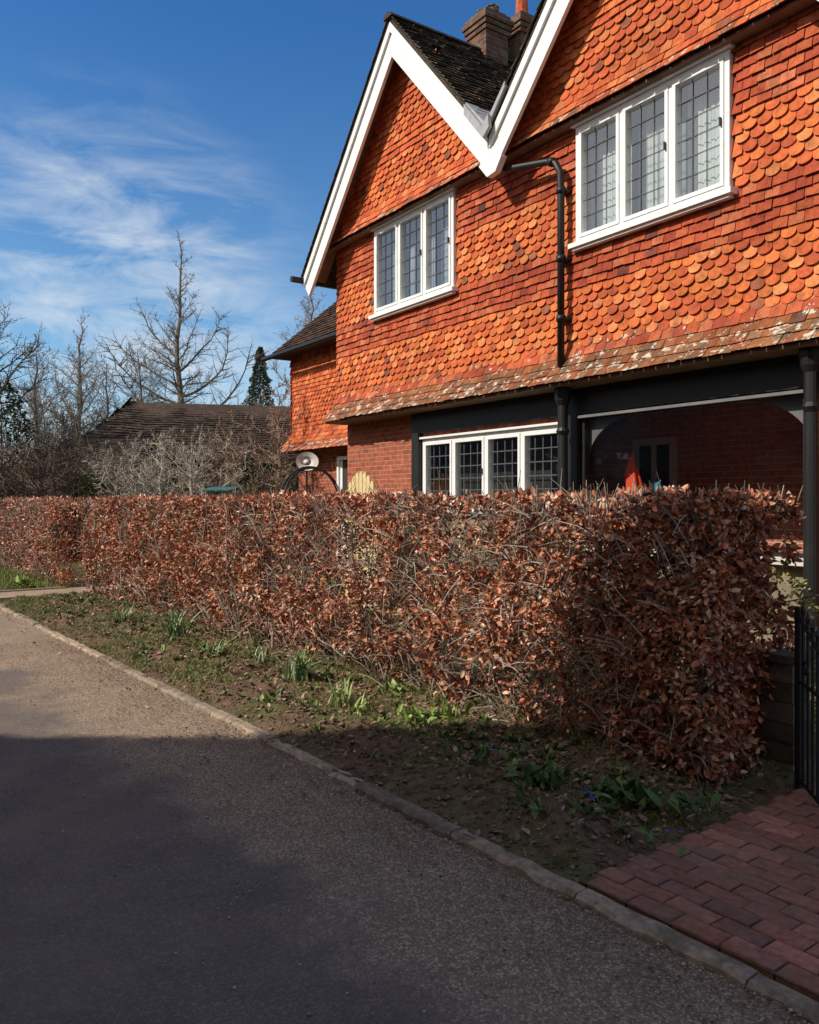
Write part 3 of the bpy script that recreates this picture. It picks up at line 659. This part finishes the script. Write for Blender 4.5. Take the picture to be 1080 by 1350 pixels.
while len(pts)<50000:
    b=UP+11.7*random.random()**.85; a=random.uniform(2.56,4.5); g=noise.noise(Vector((a*1.6,b*1.2,7)))+.45*noise.noise(Vector((a*6,b*6,2)))
    pr=.10+2.4*g+ .30*max(0,(b-8)/5)+ (.25 if a>3.5 and b<8 else 0)
    if random.random()<pr: pts.append(RP(a,b,vz(a,b)-.01))
blades('verge_grass','short patchy green grass growing on the soil verge',pts,.015,.07,.0027,[(.13,.17,.035),(.18,.21,.055),(.25,.24,.09),(.10,.13,.035)])
pts=[RP(a,b,vz(a,b)-.01) for a,b in zip(rs.uniform(2.62,4.0,16000),rs.uniform(15.2,27,16000))]
blades('far_verge_grass','bright green grass at the foot of the far hedge',pts,.05,.16,.005,[(.15,.19,.035),(.20,.24,.055),(.11,.15,.03)])
N=20000; u_=rs.uniform(0,1,N)**1.3*11+(-1.0); n_=2.50-rs.exponential(.28,N); cen=np.array([RP(a,b,.008) for a,b in zip(n_,u_)])
r=rs.uniform(.0022,.0060,N)*(1+ (rs.uniform(0,1,N)>.97)*1.0)
V=cen[:,None,:]+oc[None]*r[:,None,None]*rs.uniform(.7,1.3,(N,6,1))
tag(npmesh('gravel',V,6,OF,palette(N,[(.30,.20,.13),(.38,.28,.19),(.20,.14,.09),(.48,.38,.28),(.15,.13,.11)]),M['stone'],loc=(0,0,0)),'loose brown gravel lying along the kerb','gravel',kind='stuff')
def strap(px,py,label,n=26,h=.28,cols=((.15,.23,.08),(.22,.30,.13),(.32,.39,.22)),name='daffodil_clump',cat='daffodil'):
    o=Vector(G(px,py,.07)); N=n; mb=MB()
    t_=thing(name,label,cat,o,'green plants of the verge')
    for i in range(N):
        a=random.uniform(0,2*PI); ln=h*random.uniform(.6,1.1); lean=random.uniform(.1,.95); b=o+Vector((random.gauss(0,.05),random.gauss(0,.05),-.02)); w=random.uniform(.006,.011)
        dr=Vector((math.cos(a),math.sin(a),0)); sd=Vector((-dr.y,dr.x,0)); vs=[];K=5
        for k in range(K+1):
            q=k/K; p=b+dr*(ln*lean*q*q)+Vector((0,0,ln*(q-.42*lean*q*q*q))); ww=w*(1-q**3*.95); vs+=[p-sd*ww,p+sd*ww]
        c=random.choice(cols); k_=random.uniform(.8,1.2)
        mb.add(vs,[(2*k,2*k+1,2*k+3,2*k+2) for k in range(K)],(c[0]*k_,c[1]*k_,c[2]*k_,0))
    mb.build('leaves',M['green'],t_); return t_,o
def broad(px,py,label,n=16,L=.14,cols=((.055,.10,.025),(.08,.14,.035),(.11,.17,.045)),flowers=0,name='leafy_plant',cat='plant'):
    o=Vector(G(px,py,.07)); t_=thing(name,label,cat,o,'green plants of the verge'); N=n
    a=rs.uniform(0,2*PI,N); el=rs.uniform(.1,1.2,N); d=np.stack([np.cos(a)*np.cos(el),np.sin(a)*np.cos(el),np.sin(el)],1)
    P=np.array(o)+np.stack([rs.normal(0,.06,N),rs.normal(0,.06,N),rs.uniform(0,.05,N)],1); l=rs.uniform(.45,1.1,N)*L
    npmesh('leaves',leafverts(P,d,l,l*.42,.18,.35,face=np.tile(np.array([[0,0,1.]]),(N,1))+rs.normal(size=(N,3))*.4),6,LQ,palette(N,cols),M['green'],t_)
    for k in range(flowers):
        c=np.repeat((np.array(o)+np.array([rs.normal(0,.06),rs.normal(0,.06),rs.uniform(.05,.11)]))[None],6,0)
        d=rs.normal(size=(6,3))+np.array([0,0,.6]); l=np.full(6,.014); npmesh('flower',leafverts(c,d,l,l*.7),6,LQ,palette(6,[(.07,.08,.5),(.12,.12,.6)]),M['green'],t_)
strap(232,842,'spiky daffodil leaves on the sunny verge, left of the two large clumps',60,.42)
strap(392,898,'spiky daffodil leaves on the sunny verge, right of the two large clumps',64,.38)
strap(160,822,'small tuft of strap leaves nearest the path gap',34,.32)
strap(338,872,'thin low tuft of strap leaves just left of the right daffodil clump',22,.24)
strap(285,862,'sparse leaf tuft midway between the two large daffodil clumps',16,.2)
strap(450,928,'light green tuft of leaves right of the daffodil clumps',28,.24,((.22,.3,.08),(.28,.34,.12)))
strap(478,942,'yellowish green tuft at the sunlit foot of the hedge',24,.22,((.26,.32,.09),(.32,.36,.14)))
broad(552,955,'bright green leafy plant at the edge of the shadow',34,.12,((.19,.27,.05),(.25,.33,.09)))
broad(596,950,'broad leaved plant catching the last sun under the hedge',32,.11,((.18,.26,.05),(.24,.31,.08)))
broad(525,915,'pale green seedling close under the sunlit hedge',24,.10,((.2,.27,.08),(.25,.32,.1)))
broad(640,1010,'dark leafy plant in shade with a few blue flowers, farthest from the paving',22,.09,flowers=3)
broad(715,1035,'wide clump of green leaves in the shade mid hedge',46,.12)
broad(780,1075,'low plant in the shade dotted with blue flowers',26,.08,flowers=4)
broad(832,1062,'big leafy rosette under the right part of the hedge',40,.13)
broad(900,1075,'leafy plant near the corner of the brick paving',28,.10)
broad(690,1075,'small flat rosette on the mossy soil in shade',20,.08)
broad(862,1120,'tiny blue flowered plant at the paving edge',14,.06,flowers=3)
broad(30,775,'green weeds beside the path at the left edge',50,.2,((.16,.22,.04),(.22,.3,.07)))
# ---------------------------------------------------------------- gate & pier
o=RP(4.62,2.46,0); mb=MB(); t_=thing('gate_pier','dark weathered stone gate pier at the right end of the hedge','gate pier',o)
for k in range(6):
    z=k*.112; j=random.uniform(-.014,.014); c=random.choice([(.10,.08,.06),(.075,.06,.045),(.14,.115,.085)])
    mb.box(4.52+j,4.72+j,2.37+j,2.56+j,z,z+.105,RP,(*c,0))
mb.build('shaft',M['kerb'],t_); mb=MB(); mb.box(4.50,4.74,2.35,2.58,.675,.72,RP,(.09,.075,.055,0)); mb.build('cap',M['kerb'],t_)
h0=Vector((2.12,4.46,0)); h1=Vector((1.93,3.46,0)); gd=(h1-h0).normalized(); gl=(h1-h0).length
t_=thing('iron_gate','black wrought iron gate with curved top standing open beside the brick paving','gate',h0)
mb=MB(); 
def gp(x,z): return h0+gd*x+Vector((0,0,z))
ztop=lambda x: .98-.20*math.sin(min(1,x/gl*1.3)*PI/2)
mb.tube([gp(0,.03),gp(0,1.02)],.022,8); mb.tube([gp(gl,.06),gp(gl,.80)],.014,8); mb.tube([gp(0,.09),gp(gl,.09)],.013,6); mb.tube([gp(0,.62),gp(gl,.62)],.011,6)
mb.tube([gp(gl*i/12,ztop(gl*i/12)) for i in range(13)],.014,6); mb.build('frame',M['black'],t_)
for i in range(1,12):
    x=gl*i/12; mb=MB(); mb.tube([gp(x,.09),gp(x,ztop(x)+.04),gp(x,ztop(x)+.065),gp(x,ztop(x)+.11)],[.009,.009,.015,.001],6); mb.build('bar',M['black'],t_)
for sx_ in (.12,.45,.75):
    mb=MB(); mb.tube([gp(sx_*gl+.06*math.exp(-.25*a)*math.cos(a),.70+.07*math.exp(-.25*a)*math.sin(a)) for a in [i*.5 for i in range(18)]],.007,5); mb.build('scroll',M['black'],t_)
# ---------------------------------------------------------------- bare trees
def baretree(name,label,loc,H,r,nb,spread,seed,lowest=.18,droop=0,col=((.17,.135,.10),(.23,.19,.145),(.12,.10,.075)),subs=6,up=.55,twr=.010,peak=.35,group='bare trees beyond the hedge',cat='tree',levels=3,big=()):
    R=random.Random(seed); o=Vector(loc); t_=thing(name,label,cat,o,group)
    tr=MB(); cr=MB()
    def limb(mb,p,d,L,r0,lev,curve=0):
        n=max(3,int(3+L*(1.2 if lev==1 else 1.5))) if lev<3 else 3; n=min(n,9)
        pts=[p.copy()]; q=p.copy(); dd=d.copy(); rr=[r0]
        for i in range(n):
            dd=(dd+Vector((R.gauss(0,.15),R.gauss(0,.15),R.gauss((.10 if i>n/2 else .02)-droop*(.35 if i<n/2 else -.1)+curve,.09)))).normalized(); q=q+dd*L/n; pts.append(q.copy()); rr.append(max(twr*.6,r0*(1-.8*(i+1)/n)))
            if lev<levels:
                for _ in range(subs if lev==1 else 3):
                    if R.random()<.6:
                        v=Vector((R.gauss(0,1),R.gauss(0,1),R.gauss(.2,.7))).normalized(); v=(v-dd*v.dot(dd)*.7+dd*.55).normalized()
                        limb(mb,q-dd*R.random()*L/n,v,L*R.uniform(.2,.40)*(1-.35*i/n),max(twr,r0*.33),lev+1)
        mb.tube(pts,rr,5 if lev==1 else 3,(*R.choice(col),0),cap=False)
    n=14; pts=[];rad=[]
    for i in range(n+1):
        q=i/n; pts.append(o+Vector((R.gauss(0,.007*H)*(0<i),R.gauss(0,.007*H)*(0<i),H*q))); rad.append(max(twr,r*(1-q)**.8))
    tr.tube(pts,rad,8,(*col[0],0),cap=False); tr.build('trunk',M['twig'],t_)
    for (q,ax_,L_,u2,cv) in big:
        k=min(n-1,int(q*n)); p=pts[k].lerp(pts[k+1],q*n-k); limb(cr,p,Vector((ax_,R.uniform(-.3,.3),u2)).normalized(),L_,rad[k]*.5,1,cv)
    for i in range(nb):
        q=lowest+(1-lowest)*(i+R.random()*.8)/nb; k=min(n-1,int(q*n)); p=pts[k].lerp(pts[k+1],q*n-k); a=R.uniform(0,2*PI) if big else i*2.4+R.uniform(-.5,.5)
        env=(1-abs(q-peak)/(1-peak))if q>peak else (.6+.4*(q-lowest)/max(.01,peak-lowest)); env=max(.2,env)
        u2=up+.5*q+(R.gauss(0,.35) if big else 0); d=Vector((math.cos(a),math.sin(a),u2)).normalized(); limb(cr,p,d,spread*env*(R.uniform(.5,1.2) if big else R.uniform(.7,1.15)),max(twr,rad[k]*.33),1)
    cr.build('crown',M['twig'],t_); return t_
baretree('bare_tree','tall sparse bare tree standing above the old barn roof',AT(238,45,0),16.2,.25,44,3.1,3,lowest=.40,peak=.50,subs=6,up=.45,twr=.009,
  big=((.38,1,6.0,.10,.10),(.42,-1,5.2,.30,.04),(.45,1,5.2,.0,.14),(.48,-1,4.6,.45,.02),(.35,-1,5.0,.1,.08),(.53,.7,4.2,.6,.05),(.58,-.8,3.8,.7,.0),(.32,.8,4.2,.3,.06)))
baretree('bare_tree','rounded pale bare tree left of the tall one',AT(105,48,0),12.4,.26,36,4.2,5,lowest=.22,peak=.38,subs=7,up=.85,twr=.009,col=((.22,.195,.165),(.28,.245,.20),(.17,.15,.12)))
baretree('bare_tree','dark bare tree cut by the left edge of the view',AT(-35,28,0),9.0,.3,22,4.0,9,lowest=.3,peak=.5,subs=6,up=.5,twr=.009,col=((.08,.07,.05),(.12,.10,.075)))
baretree('bare_tree','fine twigged bare tree peeping out over the low wing roof',AT(408,42,0),13.4,.2,34,3.6,12,lowest=.3,peak=.5,subs=7,up=.8,twr=.009,col=((.24,.17,.13),(.28,.21,.165)))
baretree('bare_tree','low spreading bare tree between the tall tree and the barn',AT(185,40,0),8.9,.18,22,4.4,15,lowest=.3,peak=.6,subs=6,up=.4,twr=.009)
baretree('bare_tree','slender bare tree right of the tall tree behind the barn',AT(290,52,0),8.5,.14,16,3.0,21,lowest=.3,peak=.5,subs=5,up=.6,twr=.009)
baretree('bare_tree','bushy bare tree behind the thicket at the left',AT(48,36,0),8.6,.18,28,3.8,33,lowest=.15,peak=.5,subs=7,up=.7,twr=.009,col=((.18,.15,.12),(.24,.20,.16)))
baretree('bare_tree','slim bare tree rising between the thicket and the barn end',AT(140,38,0),8.0,.15,26,3.0,35,lowest=.15,peak=.5,subs=6,up=.9,twr=.009,col=((.16,.13,.10),(.21,.175,.135)))
for i,(px,Y,H,lab) in enumerate(((175,21,3.1,'leftmost gnarled grey fruit tree before the barn'),(212,20,3.2,'second gnarled grey fruit tree before the barn'),(252,19,3.1,'third gnarled grey fruit tree before the barn'),(300,21,3.5,'fourth bare fruit tree before the barn, twiggy and brown'),(368,19.5,4.3,'upright bare shrub tree beside the wing of the house'))):
    baretree('fruit_tree',lab,AT(px,Y,0),H,.09,22,2.0,40+i,lowest=.3,peak=.5,subs=6,up=.3,twr=.008,col=((.40,.36,.30),(.33,.28,.23),(.46,.41,.34)) if i<3 else ((.23,.165,.115),(.30,.22,.165)),group='bare fruit trees before the barn')
def brush(label,loc,H,w,N,seed,cols,name='bare_shrub'):
    R=random.Random(seed); o=Vector(loc); t_=thing(name,label,'shrub',o,'bare shrubs behind the hedge'); mb=MB()
    for i in range(N):
        a=R.uniform(0,2*PI); rr=R.random()**.5*w*.6; p=o+Vector((rr*math.cos(a),rr*math.sin(a)*.6,0)); h=H*R.uniform(.35,1)*(1-.35*(rr/w)); L=Vector((math.cos(a)*w*.35*R.random(),math.sin(a)*w*.3*R.random(),h)); pts=[p+L*q+Vector((R.gauss(0,.12),R.gauss(0,.12),0))*q for q in (0,.35,.7,1)]
        c=(*R.choice(cols),0); mb.tube(pts,[.028,.018,.010,.005],3,c,cap=False)
        for k in range(12):
            q=R.uniform(.25,1); b=p+L*q; v=Vector((R.gauss(0,1),R.gauss(0,1),R.uniform(0,1.2))).normalized()*R.uniform(.3,.9); m_=b+v*.5; mb.tube([b,m_,b+v+Vector((R.gauss(0,.08),0,R.gauss(.05,.08)))],[.011,.008,.005],3,c,cap=False)
            if R.random()<.7:
                v2=Vector((R.gauss(0,1),R.gauss(0,1),R.uniform(0,1))).normalized()*.3; mb.tube([m_,m_+v2],[.007,.005],3,c,cap=False)
    mb.build('twigs',M['twig'],t_)
gb=((.17,.14,.10),(.22,.18,.135),(.11,.095,.07),(.07,.06,.045)); bb_=((.16,.11,.075),(.21,.15,.11),(.10,.07,.05),(.06,.045,.035))
for i,(px,Y,H,w,c,lab) in enumerate(((10,27,5.6,3.2,bb_,'brown bare thicket at the left edge behind the far hedge'),(55,30,6.2,3.4,gb,'greyish bare thicket second from the left'),(98,31,5.4,3.4,gb,'low bare thicket just left of the barn'),(35,22,3.6,3.0,bb_,'dense brown brush right behind the far hedge'),(92,24,3.5,2.8,gb,'tangled brush below the left end of the barn roof'),(150,24,2.8,1.6,bb_,'small brown brush before the left barn wall'),(225,25,2.5,1.6,gb,'thin grey brush behind the fruit trees'),(305,24,2.9,1.8,bb_,'brown brush before the right part of the barn'),(345,24,4.0,1.8,bb_,'brown brush beside the right end of the barn'))):
    brush(lab,AT(px,Y,0),H,w,190 if w>2.5 else 80,70+i,c)
def bush(name,label,loc,H,w,N,cols,cone=False,size=.12,cat='bush'):
    o=Vector(loc); t_=thing(name,label,cat,o); 
    q=rs.uniform(0,1,N); a=rs.uniform(0,2*PI,N)
    if cone:
        R_=w*(1-q)**.85*(.62+.38*(1-(q*14-np.floor(q*14)))); rr=R_*rs.uniform(.3,1,N)**.6; z=H*.12+H*.88*q
    else:
        R_=w*np.sqrt(np.clip(1-(q*1.8-.8)**2,0.05,1)); rr=R_*rs.uniform(.4,1.05,N); z=H*q
    cl=np.array([noise.noise(Vector((math.cos(x)*2,math.sin(x)*2,zz*1.1+o.x))) for x,zz in zip(a,z)])
    keep=cl>-.22 if not cone else cl>-.45; rr=rr*(1+(.35 if not cone else .15)*cl)
    P=np.array(o)+np.stack([rr*np.cos(a),rr*np.sin(a),z],1); P=P[keep]; K=len(P); a=a[keep]
    d=np.stack([np.cos(a),np.sin(a),np.full(K,-.2 if cone else .3)],1)+rs.normal(size=(K,3))*.5; l=rs.uniform(.6,1.2,K)*size
    npmesh('foliage',leafverts(P,d,l,l*.5),6,LQ,palette(K,cols,None,.3),M['green'],t_)
    mb=MB(); mb.tube([o,o+Vector((0,0,H*.9))],[.04*H/3,.01],6,(.08,.06,.045,0)); mb.build('trunk',M['twig'],t_)
bush('conifer_tree','small dark pointed conifer right of the tall bare tree',AT(343,46,0),10.2,2.1,9000,[(.10,.13,.09),(.135,.165,.11),(.17,.19,.13)],True,.17,'tree')
bush('evergreen_bush','dark ivy covered bush at the left edge of the view',AT(2,24,0),5.0,.9,3500,[(.03,.045,.018),(.045,.065,.025),(.06,.08,.03)],size=.13)
bush('evergreen_bush','dark green bush between the fruit trees and the wing',AT(340,22,0),2.7,1.0,3500,[(.035,.055,.02),(.055,.085,.03),(.075,.11,.045)],size=.12)
bush('evergreen_bush','sunlit olive bush below the left end of the barn roof',AT(118,22,0),2.3,.6,2200,[(.09,.12,.03),(.14,.17,.05)],size=.1)
bush('evergreen_bush','low green bush beside the teal shed',AT(262,22,0),2.0,.6,1500,[(.05,.07,.025),(.08,.10,.035)],size=.1)
bush('garden_shrub','yellow green garden shrub glimpsed through the right end of the hedge',RP(5.35,2.9,0),1.10,.3,1300,[(.20,.19,.05),(.30,.26,.10)],size=.05,cat='shrub')
bush('garden_shrub','dark garden shrub glimpsed through the middle of the hedge',RP(5.4,5.2,0),1.35,.5,2200,[(.06,.08,.025),(.10,.11,.04)],size=.06,cat='shrub')
bush('garden_shrub','olive garden shrub behind the thin stretch of the hedge',RP(5.5,7.2,0),1.3,.5,2000,[(.10,.12,.035),(.16,.17,.06)],size=.06,cat='shrub')
mb=MB(); vs=[];fs=[]; n=80
for i in range(n+1):
    x=-120+240*i/n; h=4.5+1.8*noise.noise(Vector((x*.08,0,0)))+.8*noise.noise(Vector((x*.5,3,0))); vs+=[(x,85,0),(x,88,h),(x,100,h+.5),(x,140,0)]
for i in range(n):
    for j in range(3): a=i*4+j; fs.append((a,a+1,a+5,a+4))
mb.add(vs,fs); tag(mb.build('far_woodland',M['hill'],loc=(0,0,0)),'dark distant wooded rise on the horizon','woodland',kind='structure')
mb=MB(); vs=[];fs=[]; n=120
for i in range(n+1):
    u_=-4+70*i/n; h=3.0+.5*noise.noise(Vector((u_*.5,0,0)))+.3*noise.noise(Vector((u_*2,3,0))); h2=7.5+1.5*noise.noise(Vector((u_*.3,8,0)))
    if u_<9: h=h2=.3
    vs+=[RP(-3.9,u_,0),RP(-4.3,u_,h*.8),RP(-5,u_,h),RP(-9,u_,h*.8),RP(-14,u_,h2),RP(-22,u_,0)]
for i in range(n):
    for j in range(5): a=i*6+j; fs.append((a,a+1,a+7,a+6))
mb.add(vs,fs); tag(mb.build('wooded_bank',M['hill'],loc=(0,0,0)),'unseen dark wooded bank across the lane opposite the hedge','bank',kind='structure')  # put in out of view so the windows reflect something dark
# ---------------------------------------------------------------- barn
o=Vector((-7,32,0)); barn=thing('barn','old dark barn with a long hipped tiled roof below the bare trees','barn',o)
mb=MB(); mb.box(-11.6,1,29.3,34.7,0,3.2); mb.build('wall',simple('tarred_boards',(.05,.04,.03),(.08,.06,.045),4,.9,.4,20),barn)
AX=-12.3
A=Vector((AX,28.7,3.0));B=Vector((1.5,28.7,3.0)); R0=Vector((-10.9,32,5.45));R1=Vector((1.5,32,5.12)); C=Vector((AX,35.3,3.0))
mb=MB(); mb.add([A,B,R1,R0,C,Vector((1.5,35.3,3.0))],[(0,1,2,3),(0,3,4),(4,3,2,5)],(.06,.04,.03,.3))
bd=(R1-B).normalized(); Ls=(R1-B).length; nd=Vector((0,-bd.z,bd.y)); nd=nd if nd.z>0 else -nd
LB=1.5-AX
def bcol(a,b): k=random.uniform(.45,1.4); return (.050*k,.036*k,.027*k,.38)
def sag(a): return -.18*math.sin(a/LB*PI)+.07*noise.noise(Vector((a*.6,0,0)))
rise=lambda a: .32*max(0,1-a/LB)
tiles(mb,lambda a,b,o_: A+Vector((a,0,(sag(a)+rise(a))*b/Ls+.04*noise.noise(Vector((a,b,0)))))+bd*b+nd*(o_+.05),0,Ls-.05,.17,.22,0,LB,lambda b,r:'plain',lambda a,b:a>b/Ls*1.4,bcol,lift=.06,thick=.03)
hd=(R0-(A+C)/2); Lh=hd.length; hb=hd.normalized(); hn=Vector((-hb.z,0,hb.x)); 
tiles(mb,lambda a,b,o_: A+Vector((0,a,0))+hb*b+hn*(o_+.03),0,Lh-.1,.19,.26,0,6.6,lambda b,r:'plain',lambda a,b: b/Lh*3.3<a<6.6-b/Lh*3.3,bcol,lift=.07,thick=.03)
mb.build('roof',M['rooftile'],barn)
mb=MB(); x=-10.9
f0=lambda x: 5.14+rise(x-AX)+sag(x-AX)
while x<1.4: 
    mb.tube([(x,32,f0(x)),(x+.422,32,f0(x+.42))],.12,8,(.08,.045,.032,.3)); x+=.42
mb.build('ridge',M['rooftile'],barn)
mb=MB(); P4=[(-13.0,26.2,2.2),(-9.2,26.2,2.2),(-9.2,29.0,3.7),(-12.2,29.0,3.7)]
mb.hexa([Vector(p)+Vector((0,0,-.12)) for p in P4]+[Vector(p) for p in P4],(.06,.04,.03,.3))
tiles(mb,lambda a,b,o_: Vector((-13.0+a,26.2+b*.88,2.2+b*.47+o_+.02)),0,3.1,.17,.22,0,3.8,lambda b,r:'plain',lambda a,b:a>b*.28,bcol,lift=.05,thick=.03); mb.build('lean_to_roof',M['rooftile'],barn)
mb=MB(); mb.box(-12.6,-9.4,26.6,29.2,0,2.15); mb.build('lean_to_wall',M['lowrender'],barn)
o=Vector(AT(286,17.5,0)); t_=thing('garden_shed','small teal painted shed roof corner showing above the hedge','shed',o)
mb=MB(); 
for i in range(5): x=o.x-.22+i*.09; mb.box(x,x+.091,o.y-.004*(i%2),o.y+.03,0,1.80)
mb.box(o.x-.22,o.x+.22,o.y+.031,o.y+1.0,0,1.79); mb.build('wall',M['teal'],t_)
mb=MB(); mb.hexa([(o.x-.3,o.y-.1,1.81),(o.x+.3,o.y-.1,1.81),(o.x+.3,o.y+1.1,1.89),(o.x-.3,o.y+1.1,1.89),(o.x-.3,o.y-.1,1.83),(o.x+.3,o.y-.1,1.83),(o.x+.3,o.y+1.1,1.92),(o.x-.3,o.y+1.1,1.92)]); mb.build('roof',M['teal'],t_)
# ---------------------------------------------------------------- house opposite (out of view, casts the shadow over the lane)
YO=2.12
A=Vector((-5.65,YO,0)); opp=thing('opposite_house','tall brick house on the near side of the lane whose shadow crosses the road','house',A)
Bv=A-_u*12; Cv=Bv-_n*9+Vector((-3,0,0)); Dv=Vector((-20,YO,0)); Ho=8.40
mb=MB(); base=[A,Bv,Cv,Vector((-20,-8,0)),Dv]
mb.add(base+[p+Vector((0,0,Ho-.35)) for p in base],[(0,1,6,5),(1,2,7,6),(2,3,8,7),(3,4,9,8),(4,0,5,9),(5,6,7,8,9)]); mb.build('wall',M['brickside'],opp)
N=14000; q=rs.uniform(0,1,N); e=q<.62
base_=np.where(e[:,None],np.array(Dv)[None]+(np.array(A-Dv))[None]*rs.uniform(0,1,(N,1)),np.array(A)[None]+np.array(-_u*12)[None]*rs.uniform(0,1,(N,1)))
hgt=np.array([.10+.16*noise.noise(Vector((b[0]*.7,b[1]*.7,0)))+.04*noise.noise(Vector((b[0]*3,b[1]*3,0))) for b in base_])
P=base_+np.stack([rs.normal(0,.05,N),rs.normal(0,.05,N),Ho-.42+rs.uniform(0,1,N)*(hgt+.08)],1)
d=rs.normal(size=(N,3)); l=rs.uniform(.07,.12,N); npmesh('shadow_edge_leaves',leafverts(P,d,l,l*.8),6,LQ,palette(N,[(.05,.08,.03),(.08,.12,.04)]),M['green'],opp)  # unseen leaves added along the wall top to roughen the cast shadow edge
for i in range(3):
    mb=MB(); c=A-_u*(2+i*3.5)+_n*.02; p=[c,c-_u*1.2]; mb.hexa([p[0]+Vector((0,0,1)),p[1]+Vector((0,0,1)),p[1]+_n*.05+Vector((0,0,1)),p[0]+_n*.05+Vector((0,0,1)),p[0]+Vector((0,0,2.3)),p[1]+Vector((0,0,2.3)),p[1]+_n*.05+Vector((0,0,2.3)),p[0]+_n*.05+Vector((0,0,2.3))])
    mb.build('window',M['white'],opp)
# ---------------------------------------------------------------- light, sky, camera
EL=math.radians(40); SA=math.radians(200)
S=Vector((math.cos(SA)*math.cos(EL),math.sin(SA)*math.cos(EL),math.sin(EL)))
ld=bpy.data.lights.new('sun','SUN'); ld.energy=5.0; ld.angle=math.radians(.5); ld.color=(1,.93,.83)
lo=bpy.data.objects.new('sun',ld); COL.objects.link(lo); lo.rotation_euler=(-S).to_track_quat('-Z','Y').to_euler()
w=bpy.data.worlds.new('World'); sc.world=w; w.use_nodes=True; nt=w.node_tree; bg=nt.nodes['Background']
sk=nt.nodes.new('ShaderNodeTexSky'); sk.sky_type='NISHITA'; sk.sun_disc=False; sk.sun_elevation=EL; sk.sun_rotation=math.atan2(S.x,S.y)%(2*PI)
sk.air_density=1.0; sk.dust_density=.1; sk.ozone_density=3.0
tc=nt.nodes.new('ShaderNodeTexCoord'); mp=nt.nodes.new('ShaderNodeMapping'); mp.inputs['Rotation'].default_value=(0,math.radians(20),0); mp.inputs['Scale'].default_value=(2.6,2.6,9)
nt.links.new(tc.outputs['Generated'],mp.inputs[0])
nz=nt.nodes.new('ShaderNodeTexNoise'); nz.inputs['Scale'].default_value=2.6; nz.inputs['Detail'].default_value=10; nz.inputs['Roughness'].default_value=.62; nz.inputs['Distortion'].default_value=.5; nt.links.new(mp.outputs[0],nz.inputs[0])
rp=nt.nodes.new('ShaderNodeMapRange'); rp.inputs[1].default_value=.42; rp.inputs[2].default_value=.80; nt.links.new(nz.outputs[0],rp.inputs[0])
vd=nt.nodes.new('ShaderNodeVectorMath'); vd.operation='DISTANCE'; cd=Vector((-.36,1,.22)).normalized(); vd.inputs[1].default_value=cd; nt.links.new(tc.outputs['Generated'],vd.inputs[0])
mk=nt.nodes.new('ShaderNodeMapRange'); mk.interpolation_type='SMOOTHSTEP'; mk.inputs[1].default_value=.08; mk.inputs[2].default_value=.28; mk.inputs[3].default_value=1; mk.inputs[4].default_value=.0; nt.links.new(vd.outputs['Value'],mk.inputs[0])
mu=nt.nodes.new('ShaderNodeMath'); mu.operation='MULTIPLY'; nt.links.new(rp.outputs[0],mu.inputs[0]); nt.links.new(mk.outputs[0],mu.inputs[1])
ti=nt.nodes.new('ShaderNodeMix'); ti.data_type='RGBA'; ti.blend_type='MULTIPLY'; ti.inputs[0].default_value=1; nt.links.new(sk.outputs[0],ti.inputs[6])
sp=nt.nodes.new('ShaderNodeSeparateXYZ'); nt.links.new(tc.outputs['Generated'],sp.inputs[0])
gr=nt.nodes.new('ShaderNodeValToRGB'); e_=gr.color_ramp.elements; e_.new(.22)
for q,(p_,c_) in zip(e_,((.04,(1.0,1.0,1.0,1)),(.22,(.66,.90,1.0,1)),(.50,(.30,.68,1.0,1)))): q.position=p_; q.color=c_
nt.links.new(sp.outputs[2],gr.inputs[0]); nt.links.new(gr.outputs[0],ti.inputs[7])
mx=nt.nodes.new('ShaderNodeMix'); mx.data_type='RGBA'; nt.links.new(mu.outputs[0],mx.inputs[0]); nt.links.new(ti.outputs[2],mx.inputs[6]); mx.inputs[7].default_value=(5.4,5.8,6.2,1)
hd_=nt.nodes.new('ShaderNodeVectorMath'); hd_.operation='DOT_PRODUCT'; hd_.inputs[1].default_value=Vector((-.72,-.62,.30)).normalized(); nt.links.new(tc.outputs['Generated'],hd_.inputs[0])  # warm haze added to the sky behind the camera, fills the shade
hm=nt.nodes.new('ShaderNodeMapRange'); hm.interpolation_type='SMOOTHSTEP'; hm.inputs[1].default_value=.0; hm.inputs[2].default_value=.9; hm.inputs[3].default_value=0; hm.inputs[4].default_value=.85; nt.links.new(hd_.outputs['Value'],hm.inputs[0])
m3=nt.nodes.new('ShaderNodeMix'); m3.data_type='RGBA'; nt.links.new(hm.outputs[0],m3.inputs[0]); nt.links.new(mx.outputs[2],m3.inputs[6]); m3.inputs[7].default_value=(6.6,6.0,5.2,1)
nt.links.new(m3.outputs[2],bg.inputs[0]); bg.inputs[1].default_value=.14
cam=bpy.data.cameras.new('camera'); co=bpy.data.objects.new('camera',cam); COL.objects.link(co); co.location=(0,0,EYE); co.rotation_euler=(PI/2,0,0)
cam.sensor_fit='HORIZONTAL'; cam.sensor_width=36; cam.lens=36; cam.shift_y=-15/1080; cam.clip_end=2000; sc.camera=co
sc.view_settings.view_transform='Standard'; sc.view_settings.look='None'; sc.view_settings.exposure=0
